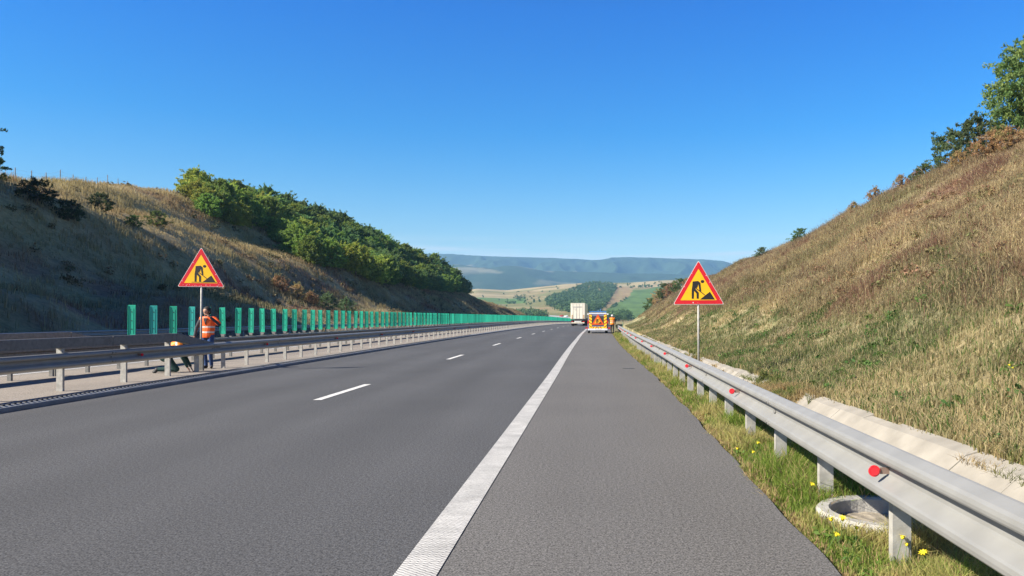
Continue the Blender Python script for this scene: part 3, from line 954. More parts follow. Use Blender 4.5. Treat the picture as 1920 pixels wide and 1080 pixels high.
# ------------------------------------------------------------------ triangular warning signs
def tri_poly(side, corner):
    h = side * .8660254
    P = [(-side / 2, 0), (side / 2, 0), (0, h)]
    out = []
    for i in range(3):
        a = Vector(P[i]); b = Vector(P[(i + 1) % 3]); c = Vector(P[i - 1])
        d1 = (c - a).normalized(); d2 = (b - a).normalized()
        s = a + d1 * corner; e = a + d2 * corner
        for k in range(6):
            t = k / 5
            q = s * (1 - t) ** 2 + a * 2 * t * (1 - t) + e * t * t
            out.append((q.x, q.y))
    return out
def inset_tri(side, d):
    s2 = side - 2 * d * math.sqrt(3)
    return s2, d
def worker_figure(mb, mi, s, y0, y1, ox, oz):
    """pictogram: man digging beside a heap; unit coordinates of the sign side"""
    def P(lst): return [(ox + (a - 361) / 392 * s, oz + (403 - b) / 392 * s) for a, b in lst]
    head = [(391 + 14 * math.cos(t * math.pi / 8), 227 + 12 * math.sin(t * math.pi / 8)) for t in range(16)]
    polys = [head,
             [(313, 262), (316, 226), (358, 222), (374, 236), (358, 252), (352, 272), (334, 282), (327, 292), (308, 292)],
             [(308, 290), (327, 290), (324, 358), (308, 358)],
             [(318, 288), (334, 280), (362, 312), (362, 358), (346, 358), (345, 319)],
             [(362, 236), (374, 236), (381, 300), (370, 305), (361, 262)],
             [(338, 280), (342, 275), (410, 328), (407, 333)],
             [(372, 364), (447, 305), (484, 364)],
             ]
    for i, p in enumerate(polys):
        e = .0004 * i
        mb.prism(P(p), y0 - e, y1, 'y', mi)
def make_sign(side, pole_h, z_tri, chips, base_line, seed):
    e = empty('warning_sign')
    pl = MB()
    pl.tube((0, 0, -.15), (0, 0, z_tri + side * .55), .027, .027, 14)
    pl.build('pole', M_post, e)
    pb = MB(); off = lambda y: y
    # layered plate
    pb.prism([(a, b + z_tri) for a, b in tri_poly(side, .06)], -.036, -.030, 'y')
    plate = pb.build('plate', M_alu, e)
    def lay(name, d, y, m):
        s2, dd = inset_tri(side, d)
        k = MB(); k.prism([(a, b + z_tri + dd) for a, b in tri_poly(s2, .05 if d < .03 else .012)], y - .0015, y, 'y')
        return k.build(name, m, plate)
    lay('edge_line', .002, -.0365, M_swhite)
    lay('red_border', .011, -.0385, M_sred)
    lay('yellow_field', .105, -.0405, M_syel)
    fg = MB(); worker_figure(fg, 0, side, -.0440, -.0425, 0, z_tri)
    if base_line: fg.box(-.20 * side, .34 * side, -.0445, -.0425, z_tri + .098 * side, z_tri + .108 * side)
    fg.build('worker_pictogram', M_black, plate)
    ch = MB(); rr = random.Random(seed)
    for k in range(chips):
        t = rr.random(); sidei = rr.choice((0, 0, 1, 2))
        if sidei == 0: x, z = (rr.uniform(-.4, .4) * side, rr.uniform(.02, .06))
        else:
            q = rr.uniform(.1, .95); x = (side / 2) * (1 - q) * (1 if sidei == 1 else -1) * .93; z = side * .866 * q * .96
        r = rr.uniform(.004, .012) * (2 if k == 0 else 1)
        poly = [(x + r * rr.uniform(.5, 1.3) * math.cos(a), z + z_tri + r * rr.uniform(.5, 1.2) * math.sin(a)) for a in [i * math.pi / 3 for i in range(6)]]
        ch.prism(poly, -.0412 - .0001 * k, -.0402, 'y')
    ch.build('paint_chips', M_chip, plate)
    cl = MB()
    for z in (z_tri + .2 * side, z_tri + .45 * side):
        cl.box(-.05, .05, -.0295, -.022, z - .02, z + .02); cl.tube((0, 0, z - .02), (0, 0, z + .02), .034, .034, 14)
    cl.build('clamp', M_galvd, e)
    return e
d = 18.3
sr_ = make_sign(1.25, 3, CAMZ + (VY - 571) / F * d, 8, False, 3)
sr_.location = ((1310 - VX) / F * d, d, 0); sr_.rotation_euler = (0, R(-.2), R(-2))
tag(sr_, 'red and yellow triangular roadworks sign on a grey pole behind the right guardrail', 'road sign')
d = 20.7
sl_ = make_sign(1.27, 3, CAMZ + (VY - 538) / F * d, 26, True, 9)
sl_.location = ((376.5 - VX) / F * d, d, 0); sl_.rotation_euler = (0, R(.5), R(3))
tag(sl_, 'chipped red and yellow triangular roadworks sign in the median beside the standing worker', 'road sign')
mb = MB(); mb.box(-.075, .075, -.04, .04, -.1, .55, 0, bev=.008); mb.build('sleeve', M_galvd, sl_)

# ------------------------------------------------------------------ people
def blob_mesh(name, prims, voxel, mats, parent=None, keep=None, smooth_it=2, matfn=None):
    """union of tapered capsules, fused by a voxel remesh into one continuous surface.
       prim = (p0, p1, r0, r1, material index[, squash])"""
    mb = MB()
    for pr in prims:
        p0, p1, r0, r1 = Vector(pr[0]), Vector(pr[1]), pr[2], pr[3]
        sq = pr[5] if len(pr) > 5 else (1, 1)
        d = p1 - p0; L = d.length
        if L < 1e-4: d = Vector((0, 0, 1)); L = 1e-4
        d.normalize()
        a = Vector((1, 0, 0)) if abs(d.x) < .9 else Vector((0, 1, 0))
        a = (a - d * a.dot(d)).normalized(); b = d.cross(a)
        rings = []
        for k in range(5):
            t = math.pi / 2 * (1 - k / 5)
            rings.append((p0 - d * r0 * math.sin(t) , r0 * math.cos(t)))
        rings.append((p0, r0))
        rings.append((p1, r1))
        for k in range(4, -1, -1):
            t = math.pi / 2 * (1 - k / 5)
            rings.append((p1 + d * r1 * math.sin(t), r1 * math.cos(t)))
        n = 14; vs = []
        for c, r in rings:
            r = max(r, 1e-4)
            for i in range(n):
                t = 2 * math.pi * i / n
                vs.append(c + a * (r * sq[0] * math.cos(t)) + b * (r * sq[1] * math.sin(t)))
        fs = []
        for k in range(len(rings) - 1):
            for i in range(n):
                j = (i + 1) % n
                fs.append((k * n + i, k * n + j, k * n + n + j, k * n + n + i))
        fs.append(tuple(range(n - 1, -1, -1))); fs.append(tuple(range((len(rings) - 1) * n, len(rings) * n)))
        mb.add(vs, fs)
    o = mb.build(name + '_tmp', mats)
    md = o.modifiers.new('r', 'REMESH'); md.mode = 'VOXEL'; md.voxel_size = voxel; md.use_smooth_shade = True
    ms = o.modifiers.new('s', 'SMOOTH'); ms.factor = .5; ms.iterations = smooth_it
    dg = bpy.context.evaluated_depsgraph_get()
    me = bpy.data.meshes.new_from_object(o.evaluated_get(dg))
    bpy.data.objects.remove(o, do_unlink=True)
    me.name = name
    me.materials.clear()
    for m in mats: me.materials.append(m)
    P = np.zeros(len(me.polygons) * 3, dtype=np.float32); me.polygons.foreach_get('center', P); P = P.reshape(-1, 3)
    best = np.full(len(P), 1e9); idx = np.zeros(len(P), dtype=np.int32)
    for pr in prims:
        p0 = np.array(pr[0], float); p1 = np.array(pr[1], float); dd = p1 - p0; L2 = max((dd * dd).sum(), 1e-8)
        t = np.clip(((P - p0) @ dd) / L2, 0, 1)
        q = p0 + t[:, None] * dd
        dist = np.linalg.norm(P - q, axis=1) - (pr[2] + (pr[3] - pr[2]) * t)
        mk = dist < best; best[mk] = dist[mk]; idx[mk] = pr[4]
    if matfn is not None: idx = matfn(P, idx)
    me.polygons.foreach_set('material_index', idx.astype(np.int32))
    me.polygons.foreach_set('use_smooth', np.ones(len(P), dtype=bool))
    if keep is not None:
        bm = bmesh.new(); bm.from_mesh(me)
        bmesh.ops.delete(bm, geom=[f for f in bm.faces if not keep(f.calc_center_median())], context='FACES')
        bm.to_mesh(me); bm.free()
    ob = bpy.data.objects.new(name, me)
    if parent is not None: ob.parent = parent
    return link(ob)

def hand(wrist, dirv, side, palmn, mi, curl=.5):
    """palm, four fingers of different lengths and a thumb leaving the side of the palm"""
    w_ = Vector(wrist); d = Vector(dirv).normalized(); s_ = Vector(side).normalized(); n_ = Vector(palmn).normalized()
    out = []
    for k, o_ in enumerate((-.026, -.009, .009, .026)):
        out.append((w_ + s_ * o_ * .6, w_ + d * .085 + s_ * o_, .017, .014, mi))
    for o_, L in ((-.028, .060), (-.010, .075), (.010, .080), (.028, .070)):
        a = w_ + d * .088 + s_ * o_
        dd = d
        for seg, fr in enumerate((.45, .32, .23)):
            b = a + dd * L * fr
            out.append((a, b, .0105 - .001 * seg, .0095 - .001 * seg, mi))
            a = b; dd = (dd + n_ * curl).normalized()
    a = w_ + d * .03 + s_ * .028
    b = a + (s_ * .9 + d * .6 + n_ * .3).normalized() * .038
    c = b + (s_ * .3 + d * .9 + n_ * .5).normalized() * .03
    out += [(a, b, .013, .011, mi), (b, c, .011, .009, mi)]
    return out
def head_prims(c, f, up, mi):
    """skull, jaw, nose, ears; f = facing direction"""
    c = Vector(c); f = Vector(f).normalized(); up = Vector(up).normalized(); s_ = f.cross(up)
    o = [(c - f * .02 + up * .03, c + f * .015 + up * .035, .092, .088, mi), (c + f * .02 - up * .01, c + f * .03 - up * .075, .068, .048, mi)]
    o += [(c + f * .095 + up * .012, c + f * .112 - up * .022, .009, .014, mi)]
    for k in (-1, 1):
        o.append((c + s_ * k * .084 + up * .015, c + s_ * k * .086 - up * .018, .014, .011, mi))
        o.append((c + f * .075 + s_ * k * .032 + up * .02, c + f * .076 + s_ * k * .034 + up * .02, .013, .013, mi))
    o.append((c + f * .078 + s_ * .02 - up * .05, c + f * .078 - s_ * .02 - up * .05, .012, .012, mi))
    return o
def face_bits(c, f, up, parent):
    c = Vector(c); f = Vector(f).normalized(); up = Vector(up).normalized(); s_ = f.cross(up)
    m = MB()
    for k in (-1, 1):
        p = c + f * .083 + s_ * k * .033 + up * .02
        m.tube(p, p + f * .008, .008, .004, 8)
    m.build('eye', M_black, parent)

def stripes(zs, up=None):
    def fn(P, idx):
        for a, b in zs:
            idx = np.where((P[:, 2] > a) & (P[:, 2] < b), 1, idx)
        return idx
    return fn

def standing_worker():
    e = empty('person', W(-10.86, 21.6, .02))
    tag(e, 'person standing behind the median guardrail in orange reflective vest and blue trousers', 'person')
    J, T_, S_, K_, N_ = 0, 1, 2, 3, 4
    f = Vector((-.25, -1, -.22)).normalized()
    pr = []
    # torso, local axes: +x right in the picture, -y toward the viewer
    pr += [((0, 0, .98), (.02, 0, 1.14), .155, .145, J, (1.05, .72)), ((.02, 0, 1.12), (.02, .0, 1.38), .15, .175, J, (1.1, .68)),
           ((-.15, 0, 1.43), (.19, 0, 1.43), .072, .072, J), ((.02, .0, 1.42), (.01, -.02, 1.55), .06, .052, S_)]
    pr += head_prims((.0, -.04, 1.64), f, (0, -.1, 1), S_)
    # arm left in picture hangs out by the pole
    pr += [((-.19, 0, 1.42), (-.30, -.04, 1.17), .062, .050, J), ((-.30, -.04, 1.17), (-.31, -.12, .95), .048, .036, J)]
    pr += hand((-.31, -.125, .93), (0, -.25, -1), (0, -1, 0), (1, 0, 0), S_)
    # other arm bent up to the pole
    pr += [((.22, 0, 1.42), (.37, -.06, 1.27), .062, .050, J), ((.37, -.06, 1.27), (.20, -.20, 1.47), .048, .036, J)]
    pr += hand((.19, -.205, 1.48), (-.7, -.1, .6), (0, -1, 0), (-.6, .2, -.6), S_, .5)
    # legs
    pr += [((-.085, 0, .95), (-.075, -.02, .52), .098, .068, T_), ((-.075, -.02, .52), (-.05, .02, .10), .064, .048, T_),
           ((.095, 0, .95), (.10, -.04, .52), .098, .068, T_), ((.10, -.04, .52), (.09, .05, .10), .064, .048, T_),
           ((-.05, .03, .05), (-.10, -.15, .04), .045, .038, K_), ((.09, .05, .05), (.16, -.11, .045), .045, .038, K_)]
    blob_mesh('body', pr, .008, [M_jacket, M_navy, M_skin, M_shoe, M_dark], e)
    vest = [((0, 0, .96), (.02, 0, 1.14), .172, .168, 0, (1.08, .78)), ((.02, 0, 1.12), (.02, 0, 1.38), .168, .192, 0, (1.12, .72)), ((-.15, 0, 1.44), (.19, 0, 1.44), .084, .084, 0),
            ((.21, 0, 1.43), (.345, -.05, 1.30), .078, .068, 0)]
    blob_mesh('vest', vest, .01, [M_orange, M_strip], e, keep=lambda c: c.z < 1.50 and c.z > .90, matfn=stripes([(1.03, 1.075), (1.18, 1.225)]))
    hr = [((0, -.025, 1.69), (-.0, -.01, 1.70), .110, .104, 0), ((0, .03, 1.62), (0, .03, 1.66), .085, .09, 0)]
    fc = f
    blob_mesh('hair', hr, .01, [M_hair], e, keep=lambda c: (c - Vector((0, -.04, 1.64))).dot(fc) < .062 or c.z > 1.685)
    face_bits((.0, -.04, 1.64), f, (0, -.1, 1), e)
    cl = MB(); cl.prism([(.0, 1.27), (.065, 1.46), (-.045, 1.46)], -.150, -.125, 'y'); cl.build('vest_opening', M_jacket, e)
standing_worker()

def kneeling_worker():
    e = empty('person', W(-11.05, 20.0, .02), .35)
    tag(e, 'person kneeling and bent forward behind the guardrail in an orange vest and dark green trousers', 'person')
    J, T_, S_, K_ = 0, 1, 2, 3
    pr = [((-.12, 0, .44), (.02, 0, .60), .155, .15, J, (1, .9)), ((.02, 0, .60), (.20, -.02, .70), .15, .155, J, (1, .9)),
          ((.22, -.15, .69), (.22, .15, .69), .075, .075, J), ((.24, 0, .68), (.36, 0, .60), .055, .05, S_)]
    f = Vector((.35, -.05, -.9)).normalized(); c = (.41, 0, .54)
    pr += head_prims(c, f, (.8, 0, .45), S_)
    pr += [((.22, -.17, .67), (.32, -.20, .40), .058, .048, J), ((.32, -.20, .40), (.42, -.14, .16), .045, .036, J)]
    pr += hand((.425, -.135, .14), (.4, .1, -.8), (0, 1, 0), (1, 0, .2), S_)
    pr += [((.22, .17, .67), (.34, .20, .40), .058, .048, J), ((.34, .20, .40), (.46, .14, .16), .045, .036, J)]
    pr += hand((.465, .135, .14), (.4, -.1, -.8), (0, -1, 0), (1, 0, .2), S_)
    pr += [((-.12, -.09, .44), (.16, -.13, .10), .105, .078, T_), ((.16, -.13, .09), (-.26, -.10, .09), .07, .052, T_),
           ((-.12, .10, .44), (.10, .13, .10), .105, .078, T_), ((.10, .13, .09), (-.30, .12, .09), .07, .052, T_),
           ((-.30, -.10, .09), (-.36, -.10, .02), .05, .038, K_), ((-.34, .12, .09), (-.41, .12, .02), .05, .038, K_)]
    def bands(P, idx):
        m = (idx == 1) & (P[:, 0] > -.10) & (P[:, 0] < -.02) & (P[:, 2] < .17)
        m2 = (idx == 1) & (P[:, 1] > 5) & (P[:, 0] > -.12) & (P[:, 0] < .14) & (np.abs(P[:, 0] * .75 + P[:, 2] - .20) < .022) & (P[:, 2] > .17)
        return np.where(m, 4, idx)
    blob_mesh('body', pr, .008, [M_dgreen, M_dgreen, M_skin, M_shoe, M_lime], e, matfn=bands)
    vs = [((-.12, 0, .47), (.02, 0, .62), .168, .165, 0, (1, 1)), ((.02, 0, .62), (.20, -.02, .72), .165, .172, 0, (1, .98)), ((.22, -.13, .71), (.22, .13, .71), .088, .088, 0)]
    blob_mesh('vest', vs, .01, [M_amber, M_strip], e, keep=lambda c: c.z > .47 and c.x < .31,
              matfn=lambda P, i: np.where(((P[:, 0] > -.04) & (P[:, 0] < .01)) | ((P[:, 0] > .14) & (P[:, 0] < .19)), 1, i))
    cc = Vector(c)
    blob_mesh('hair', [(cc - f * .03 + Vector((.03, 0, .02)), cc - f * .02 + Vector((.03, 0, .02)), .10, .10, 0)], .01, [M_hair], e, keep=lambda q: (q - cc).dot(f) < .03)
    face_bits(c, f, (.8, 0, .55), e)
kneeling_worker()

def far_worker():
    e = empty('person', ((1148 - VX) * 68.5 / F, 68.5, 0))
    tag(e, 'person seen from behind in an orange vest, black trousers and pale helmet beside the van', 'person')
    J, T_, S_, K_ = 0, 1, 2, 3
    f = Vector((.1, 1, -.1)).normalized()
    pr = [((0, 0, .95), (0, 0, 1.12), .155, .145, J, (1.05, .72)), ((0, 0, 1.1), (0, 0, 1.34), .15, .175, J, (1.1, .68)), ((-.17, 0, 1.39), (.17, 0, 1.39), .072, .072, J), ((0, 0, 1.4), (0, .01, 1.5), .06, .052, S_)]
    pr += head_prims((0, .01, 1.59), f, (0, 0, 1), S_)
    for k in (-1, 1):
        pr += [((k * .21, 0, 1.38), (k * .28, .03, 1.12), .062, .05, J), ((k * .28, .03, 1.12), (k * .27, .12, .90), .048, .036, J)]
        pr += hand((k * .27, .125, .88), (0, .3, -1), (0, 1, 0), (-k, 0, 0), S_)
    pr += [((-.09, 0, .92), (-.10, .06, .50), .098, .068, T_), ((-.10, .06, .50), (-.09, -.06, .10), .064, .048, T_), ((.09, 0, .92), (.10, -.01, .50), .098, .068, T_), ((.10, -.01, .50), (.11, .05, .10), .064, .048, T_),
           ((-.09, -.06, .06), (-.10, .12, .04), .045, .038, K_), ((.11, .05, .06), (.12, .22, .04), .045, .038, K_)]
    blob_mesh('body', pr, .009, [M_jacket, M_blackcl, M_skin, M_shoe], e)
    vs = [((0, 0, .92), (0, 0, 1.12), .175, .17, 0, (1.12, .8)), ((0, 0, 1.1), (0, 0, 1.34), .172, .196, 0, (1.15, .74)), ((-.17, 0, 1.40), (.17, 0, 1.40), .086, .086, 0)]
    blob_mesh('vest', vs, .01, [M_amber, M_strip], e, keep=lambda c: .84 < c.z < 1.47, matfn=stripes([(1.0, 1.04), (1.15, 1.19)]))
    blob_mesh('helmet', [((0, .0, 1.63), (0, .0, 1.645), .125, .118, 0), ((0, .07, 1.62), (0, .13, 1.61), .06, .05, 0, (1.4, .3))], .01, [M_helmet], e, keep=lambda c: c.z > 1.60)
    face_bits((0, .01, 1.59), f, (0, 0, 1), e)
far_worker()

# ------------------------------------------------------------------ semi-trailer truck
def wheel(parent, x, y, z, r, wd, name='wheel'):
    t = MB(); n = 28
    prof = [(r * .62, -wd / 2), (r * .95, -wd / 2), (r, -wd / 2 + .03), (r, wd / 2 - .03), (r * .95, wd / 2), (r * .62, wd / 2)]
    vs = []; fs = []; m = len(prof)
    for i in range(n):
        a = 2 * math.pi * i / n
        for q, s_ in prof: vs.append((x + s_, y + q * math.cos(a), z + q * math.sin(a)))
    for i in range(n):
        for k in range(m): fs.append((i * m + k, ((i + 1) % n) * m + k, ((i + 1) % n) * m + (k + 1) % m, i * m + (k + 1) % m))
    t.add(vs, fs, 0, False)
    w_ = t.build(name, M_tyre, parent)
    h = MB(); h.tube((x - wd * .4, y, z), (x + wd * .4, y, z), r * .63, r * .63, 20, 0); h.tube((x - wd * .48, y, z), (x + wd * .48, y, z), r * .2, r * .2, 12)
    h.build('rim', M_alu, w_)
def truck():
    d = 131.0
    e = empty('truck', W(-2.96, d, 0), 0)
    e.location.x = (1083.5 - VX) * d / F
    e.rotation_euler = (0, 0, -2 * (d - 25) / 5400)
    tag(e, 'cream white semi-trailer truck seen from behind in the right lane', 'truck')
    b = MB(); b.box(-1.25, 1.25, .05, 13.6, 1.18, 3.98, bev=.03); b.build('trailer_body', M_white, e)
    for k in (-1, 1):
        dd = MB(); x0, x1 = (.015, 1.20) if k > 0 else (-1.20, -.015)
        dd.box(x0, x1, .01, .048, 1.26, 3.86, bev=.006)
        dr = dd.build('rear_door', M_white, e)
        rb = MB(); rb.tube((k * .25, -.01, 1.26), (k * .25, -.01, 3.86), .014, None, 6); rb.tube((k * .85, -.01, 1.26), (k * .85, -.01, 3.86), .014, None, 6); rb.build('lock_rod', M_galv, dr)
        o_ = MB(); o_.box(k * 1.02 - .10, k * 1.02 + .10, -.012, .008, 1.30, 1.95); o_.build('orange_marker', mat('pale_orange%d' % k, (.62, .42, .22), .6), dr)
    tx = MB(); rr = random.Random(8)
    for z, x0, x1, h in ((3.40, -.95, .75, .035), (3.27, -.9, .72, .13), (2.98, -.9, -.15, .07), (2.78, -.55, -.2, .05)):
        x = x0
        while x < x1:
            wv = h * rr.uniform(.4, .9)
            tx.box(x, min(x + wv, x1), .001, .0095, z - h / 2 * rr.uniform(.7, 1), z + h / 2 * rr.uniform(.7, 1)); x += wv + h * .25
    tx.build('faded_lettering', M_trk_txt, e)
    hd = MB(); hd.box(-1.25, 1.25, -.02, .046, 3.88, 4.0, bev=.01); hd.build('header', M_white, e)
    ch = MB(); ch.box(-.5, .5, .3, 13.2, .85, 1.17); ch.build('chassis', M_dark, e)
    bp = MB(); bp.box(-1.2, 1.2, .1, .25, .92, 1.12, bev=.01); bp.build('bumper', M_dark, e)
    ub = MB(); ub.box(-1.15, 1.15, .06, .16, .45, .62, bev=.01); ub.box(-.6, -.5, .12, .2, .6, .95); ub.box(.5, .6, .12, .2, .6, .95); ub.build('underrun_bar', M_white, e)
    pp = MB(); pp.box(-.6, .5, .03, .055, .70, .88); pp.build('number_plate', M_plate, e)
    for k in (-1, 1):
        l = MB(); l.box(k * 1.0 - .18, k * 1.0 + .18, .055, .095, .70, .82); l.build('tail_lamp', M_tail, e)
        fl = MB(); fl.box(k * .95 - .27, k * .95 + .27, .7, .72, .28, .86); fl.build('mudflap', M_dark, e)
        for y in (1.7, 3.0, 4.3): wheel(e, k * 1.0, y, .52, .52, .40)
        for y in (12.2, 15.2): wheel(e, k * 1.0, y, .52, .52, .40)
    cb = MB(); cb.prism([(14.0, 1.0), (16.2, 1.0), (16.25, 2.2), (15.9, 3.5), (14.4, 3.75), (14.0, 3.6)], -1.22, 1.22, 'x'); cab = cb.build('cab', mat('cab_blue', (.03, .06, .2), .3, coat=.4), e)
    g = MB(); g.box(-1.1, 1.1, 16.0, 16.32, 2.2, 3.05); g.build('windscreen', M_glass, cab)
    cf = MB(); cf.box(-.45, .45, 11.5, 16.0, .6, 1.0); cf.build('tractor_frame', M_dark, e)
truck()

# ------------------------------------------------------------------ service van
def van():
    d = 70.0
    e = empty('van', ((1121 - VX) * d / F, d, 0), -.012)
    tag(e, 'service van with yellow and red chevron boards parked on the shoulder', 'van')
    # body tapering to the roof, extruded along its length
    sec = [(-.93, .30), (-.97, .45), (-.97, 1.02), (-.90, 1.45), (-.84, 1.80), (-.76, 1.88), (.76, 1.88), (.84, 1.80), (.90, 1.45), (.97, 1.02), (.97, .45), (.93, .30)]
    b = MB(); b.prism(sec, .06, 3.9, 'y'); b.prism([(-.93, .30), (-.97, .45), (-.95, .95), (-.85, 1.05), (.85, 1.05), (.95, .95), (.97, .45), (.93, .30)], 3.9, 4.9, 'y')
    body = b.build('body', M_vanp, e)
    sd_ = MB()
    for k in (-1, 1):
        sd_ = MB(); sd_.prism([(k * .972, .45), (k * .986, .45), (k * .986, 1.0), (k * .972, 1.0)], .1, 4.6, 'y')
        sd_.build('side_stripe', M_carred, body)
        g = MB(); g.add([(k * .975, .6, 1.08), (k * .975, 3.4, 1.08), (k * .89, 3.3, 1.62), (k * .89, .7, 1.62)], [(0, 1, 2, 3)]); g.add([(k * .985, .6, 1.08), (k * .985, 3.4, 1.08), (k * .90, 3.3, 1.62), (k * .90, .7, 1.62)], [(0, 1, 2, 3)])
        g.build('side_window', M_glass, body)
    fr = MB(); fr.box(-.82, .82, .02, .058, .42, 1.80, bev=.01); door = fr.build('tailgate', M_vanp, e)
    gl = MB(); gl.box(-.56, .56, .004, .019, .78, 1.62, bev=.005); gl.build('rear_window', M_glass, door)
    # chevron boards: two uprights and two low slanting pieces
    def chev(x0, x1, z0, z1, flip, name='chevron_board'):
        y_ = -.012
        p = MB(); p.box(x0, x1, y_, .003, z0, z1)
        po = p.build(name, M_chy, door)
        s_ = MB(); wv = x1 - x0; z = z0 - wv
        st = .30; tk = .10
        while z < z1:
            pts = []
            a = (z, z + tk) if not flip else (z + wv * .7, z + tk + wv * .7)
            c = (z + wv * .7, z + tk + wv * .7) if not flip else (z, z + tk)
            cl = lambda q: min(max(q, z0), z1)
            A, B, Cc, D = cl(a[0]), cl(c[0]), cl(c[1]), cl(a[1])
            if D - A > .01 or Cc - B > .01:
                s_.add([(x0, y_ - .002, A), (x1, y_ - .002, B), (x1, y_ - .002, Cc), (x0, y_ - .002, D)], [(0, 1, 2, 3)])
            z += st
        s_.build('red_stripes', M_chr, po)
    chev(-.82, -.57, .46, 1.76, True); chev(.57, .82, .46, 1.76, False)
    def chevh(x0, x1, flip):
        y_ = -.012; z0, z1 = .42, .62
        p = MB(); p.box(x0, x1, y_, .003, z0, z1); po = p.build('chevron_board', M_chy, door); s_ = MB(); x = x0
        while x < x1 - .12:
            sh = .14 if flip else -.14
            lo = (x, x + .11); hi = (max(x0, min(x1, x + sh)), max(x0, min(x1, x + .11 + sh)))
            s_.add([(lo[0], y_ - .002, z0), (lo[1], y_ - .002, z0), (hi[1], y_ - .002, z1), (hi[0], y_ - .002, z1)], [(0, 1, 2, 3)]); x += .26
        s_.build('red_stripes', M_chr, po)
    chevh(-.56, -.04, True); chevh(.04, .56, False)
    # triangular sign hung on the rear window
    s = 1.16; z0 = .80
    tr = MB(); tr.prism([(a, b + z0) for a, b in tri_poly(s, .05)], -.034, -.026, 'y'); tp = tr.build('triangle_sign', mat('sign_orange_red', (.80, .10, .012), .45), door)
    s2, dd = inset_tri(s, .13); ty = MB(); ty.prism([(a, b + z0 + dd) for a, b in tri_poly(s2, .01)], -.037, -.0345, 'y'); ty.build('yellow_field', mat('sign_amber', (.95, .42, .01), .4), tp)
    fg = MB(); worker_figure(fg, 0, s, -.042, -.0385, 0, z0); fg.build('worker_pictogram', M_black, tp)
    bu = MB(); bu.box(-.93, .93, -.10, .055, .26, .44, bev=.03); bum = bu.build('bumper', M_vanw, e)
    pl = MB(); pl.box(-.27, .27, -.112, -.101, .33, .42); pl.build('number_plate', M_plate, bum)
    for k in (-1, 1):
        t = MB(); t.box(k * .90 - .07, k * .90 + .07, .0, .055, .92, 1.20, bev=.01); t.build('tail_lamp', M_tail, e)
        m = MB(); m.box(k * 1.10 - .10, k * 1.10 + .10, 3.3, 3.42, 1.18, 1.42, bev=.02); m.box(k * .93 - .08, k * .93 + .1, 3.33, 3.39, 1.22, 1.27); m.build('mirror', M_vanw if k > 0 else M_dark, e)
        for y in (.85, 3.95): wheel(e, k * .84, y, .31, .31, .20)
    rk = MB()
    for y in (.3, 1.4, 2.6): rk.box(-.82, .82, y, y + .05, 2.02, 2.07)
    for k in (-1, 1):
        rk.box(k * .8 - .02, k * .8 + .02, .25, 2.7, 2.02, 2.06)
        for y in (.32, 2.62): rk.box(k * .72 - .02, k * .72 + .02, y, y + .03, 1.86, 2.03)
    rk.build('roof_rack', M_bluelamp, e)
    bar = MB(); bar.box(-.84, .84, .0, .10, 1.80, 1.92, bev=.02); bar.build('light_bar', M_vanw, e)
    for k in (-1, 1):
        l = MB(); l.tube((k * .93, -.02, 1.80), (k * .93, .10, 1.80), .075, .06, 12); l.build('work_lamp', M_litter, e)
    ml = MB(); ml.tube((.02, .15, 1.9), (.02, .15, 2.2), .02, None, 8); ml.tube((.25, .35, 2.05), (.25, .35, 2.28), .03, None, 8); ml.build('lamp_mast', M_bluelamp, e)
    # low sign boards leaning out on both sides
    for k in (-1, 1):
        o = MB(); o.box(k * 1.05 - .12, k * 1.05 + .12, .0, .03, .42, .56); o.build('side_flag', M_carred, e)
van()

# tiny cars far off on the continuing road
def far_car(X, d, m, label, rz):
    z = float(far_h(X, d)) + .15
    e = empty('car', ((X - VX) / F * d, d, z), rz)
    tag(e, label, 'car')
    b = MB(); b.prism([(-2.1, .3), (-2.15, .75), (-1.95, .95), (-1.2, 1.0), (-.7, 1.42), (.9, 1.45), (1.6, .98), (2.1, .85), (2.15, .3)], -.86, .86, 'y'); bo = b.build('body', m, e)
    g = MB(); g.prism([(-1.1, 1.0), (-.66, 1.38), (.86, 1.40), (1.45, 1.0)], -.88, .88, 'y'); g.build('window', M_glass, bo)
    for x in (-1.35, 1.35):
        for y in (-.8, .8):
            t = MB(); t.tube((x, y - .1, .32), (x, y + .1, .32), .32, None, 14); t.build('wheel', M_tyre, e)

# distant stretch of carriageway, laid on the far land
def far_road():
    pts = [(900, 700), (960, 690), (1010, 675), (1030, 655), (1050, 630), (1072, 600), (1100, 572), (1160, 560)]
    mb = MB(); vs = []
    P = []
    for (X, d) in pts:
        P.append(Vector(((X - VX) / F * d, d, 0)))
    fine = []
    for i in range(len(P) - 1):
        for k in range(8):
            fine.append(P[i].lerp(P[i + 1], k / 8))
    for i, p in enumerate(fine):
        q = fine[min(i + 1, len(fine) - 1)] - fine[max(i - 1, 0)]; n = Vector((-q.y, q.x, 0)).normalized() * 5.5
        for s_ in (-1, -.3, .3, 1):
            v = p + n * s_
            X = v.x / v.y * F + VX
            vs.append((v.x, v.y, float(far_h(X, v.y)) + 1.4))
    fs = []
    for i in range(len(fine) - 1):
        for k in range(3): fs.append((i * 4 + k, i * 4 + k + 1, i * 4 + 5 + k, i * 4 + 4 + k))
    mb.add(vs, fs)
    tag(mb.build('distant_road', mat('pale_asphalt', (.34, .325, .30), .9)), kind='structure')
far_road()
for X, d, m, lb in ((1053, 628, M_carred, 'tiny red car on the distant pale stretch of road'), (1061, 618, M_litter, 'tiny white car on the distant road in front of the red one')):
    far_car(X, d, m, lb, R(-60))
for o in COL.objects:
    if o.name.startswith('car') and o.parent is None: o.location.z += 1.3

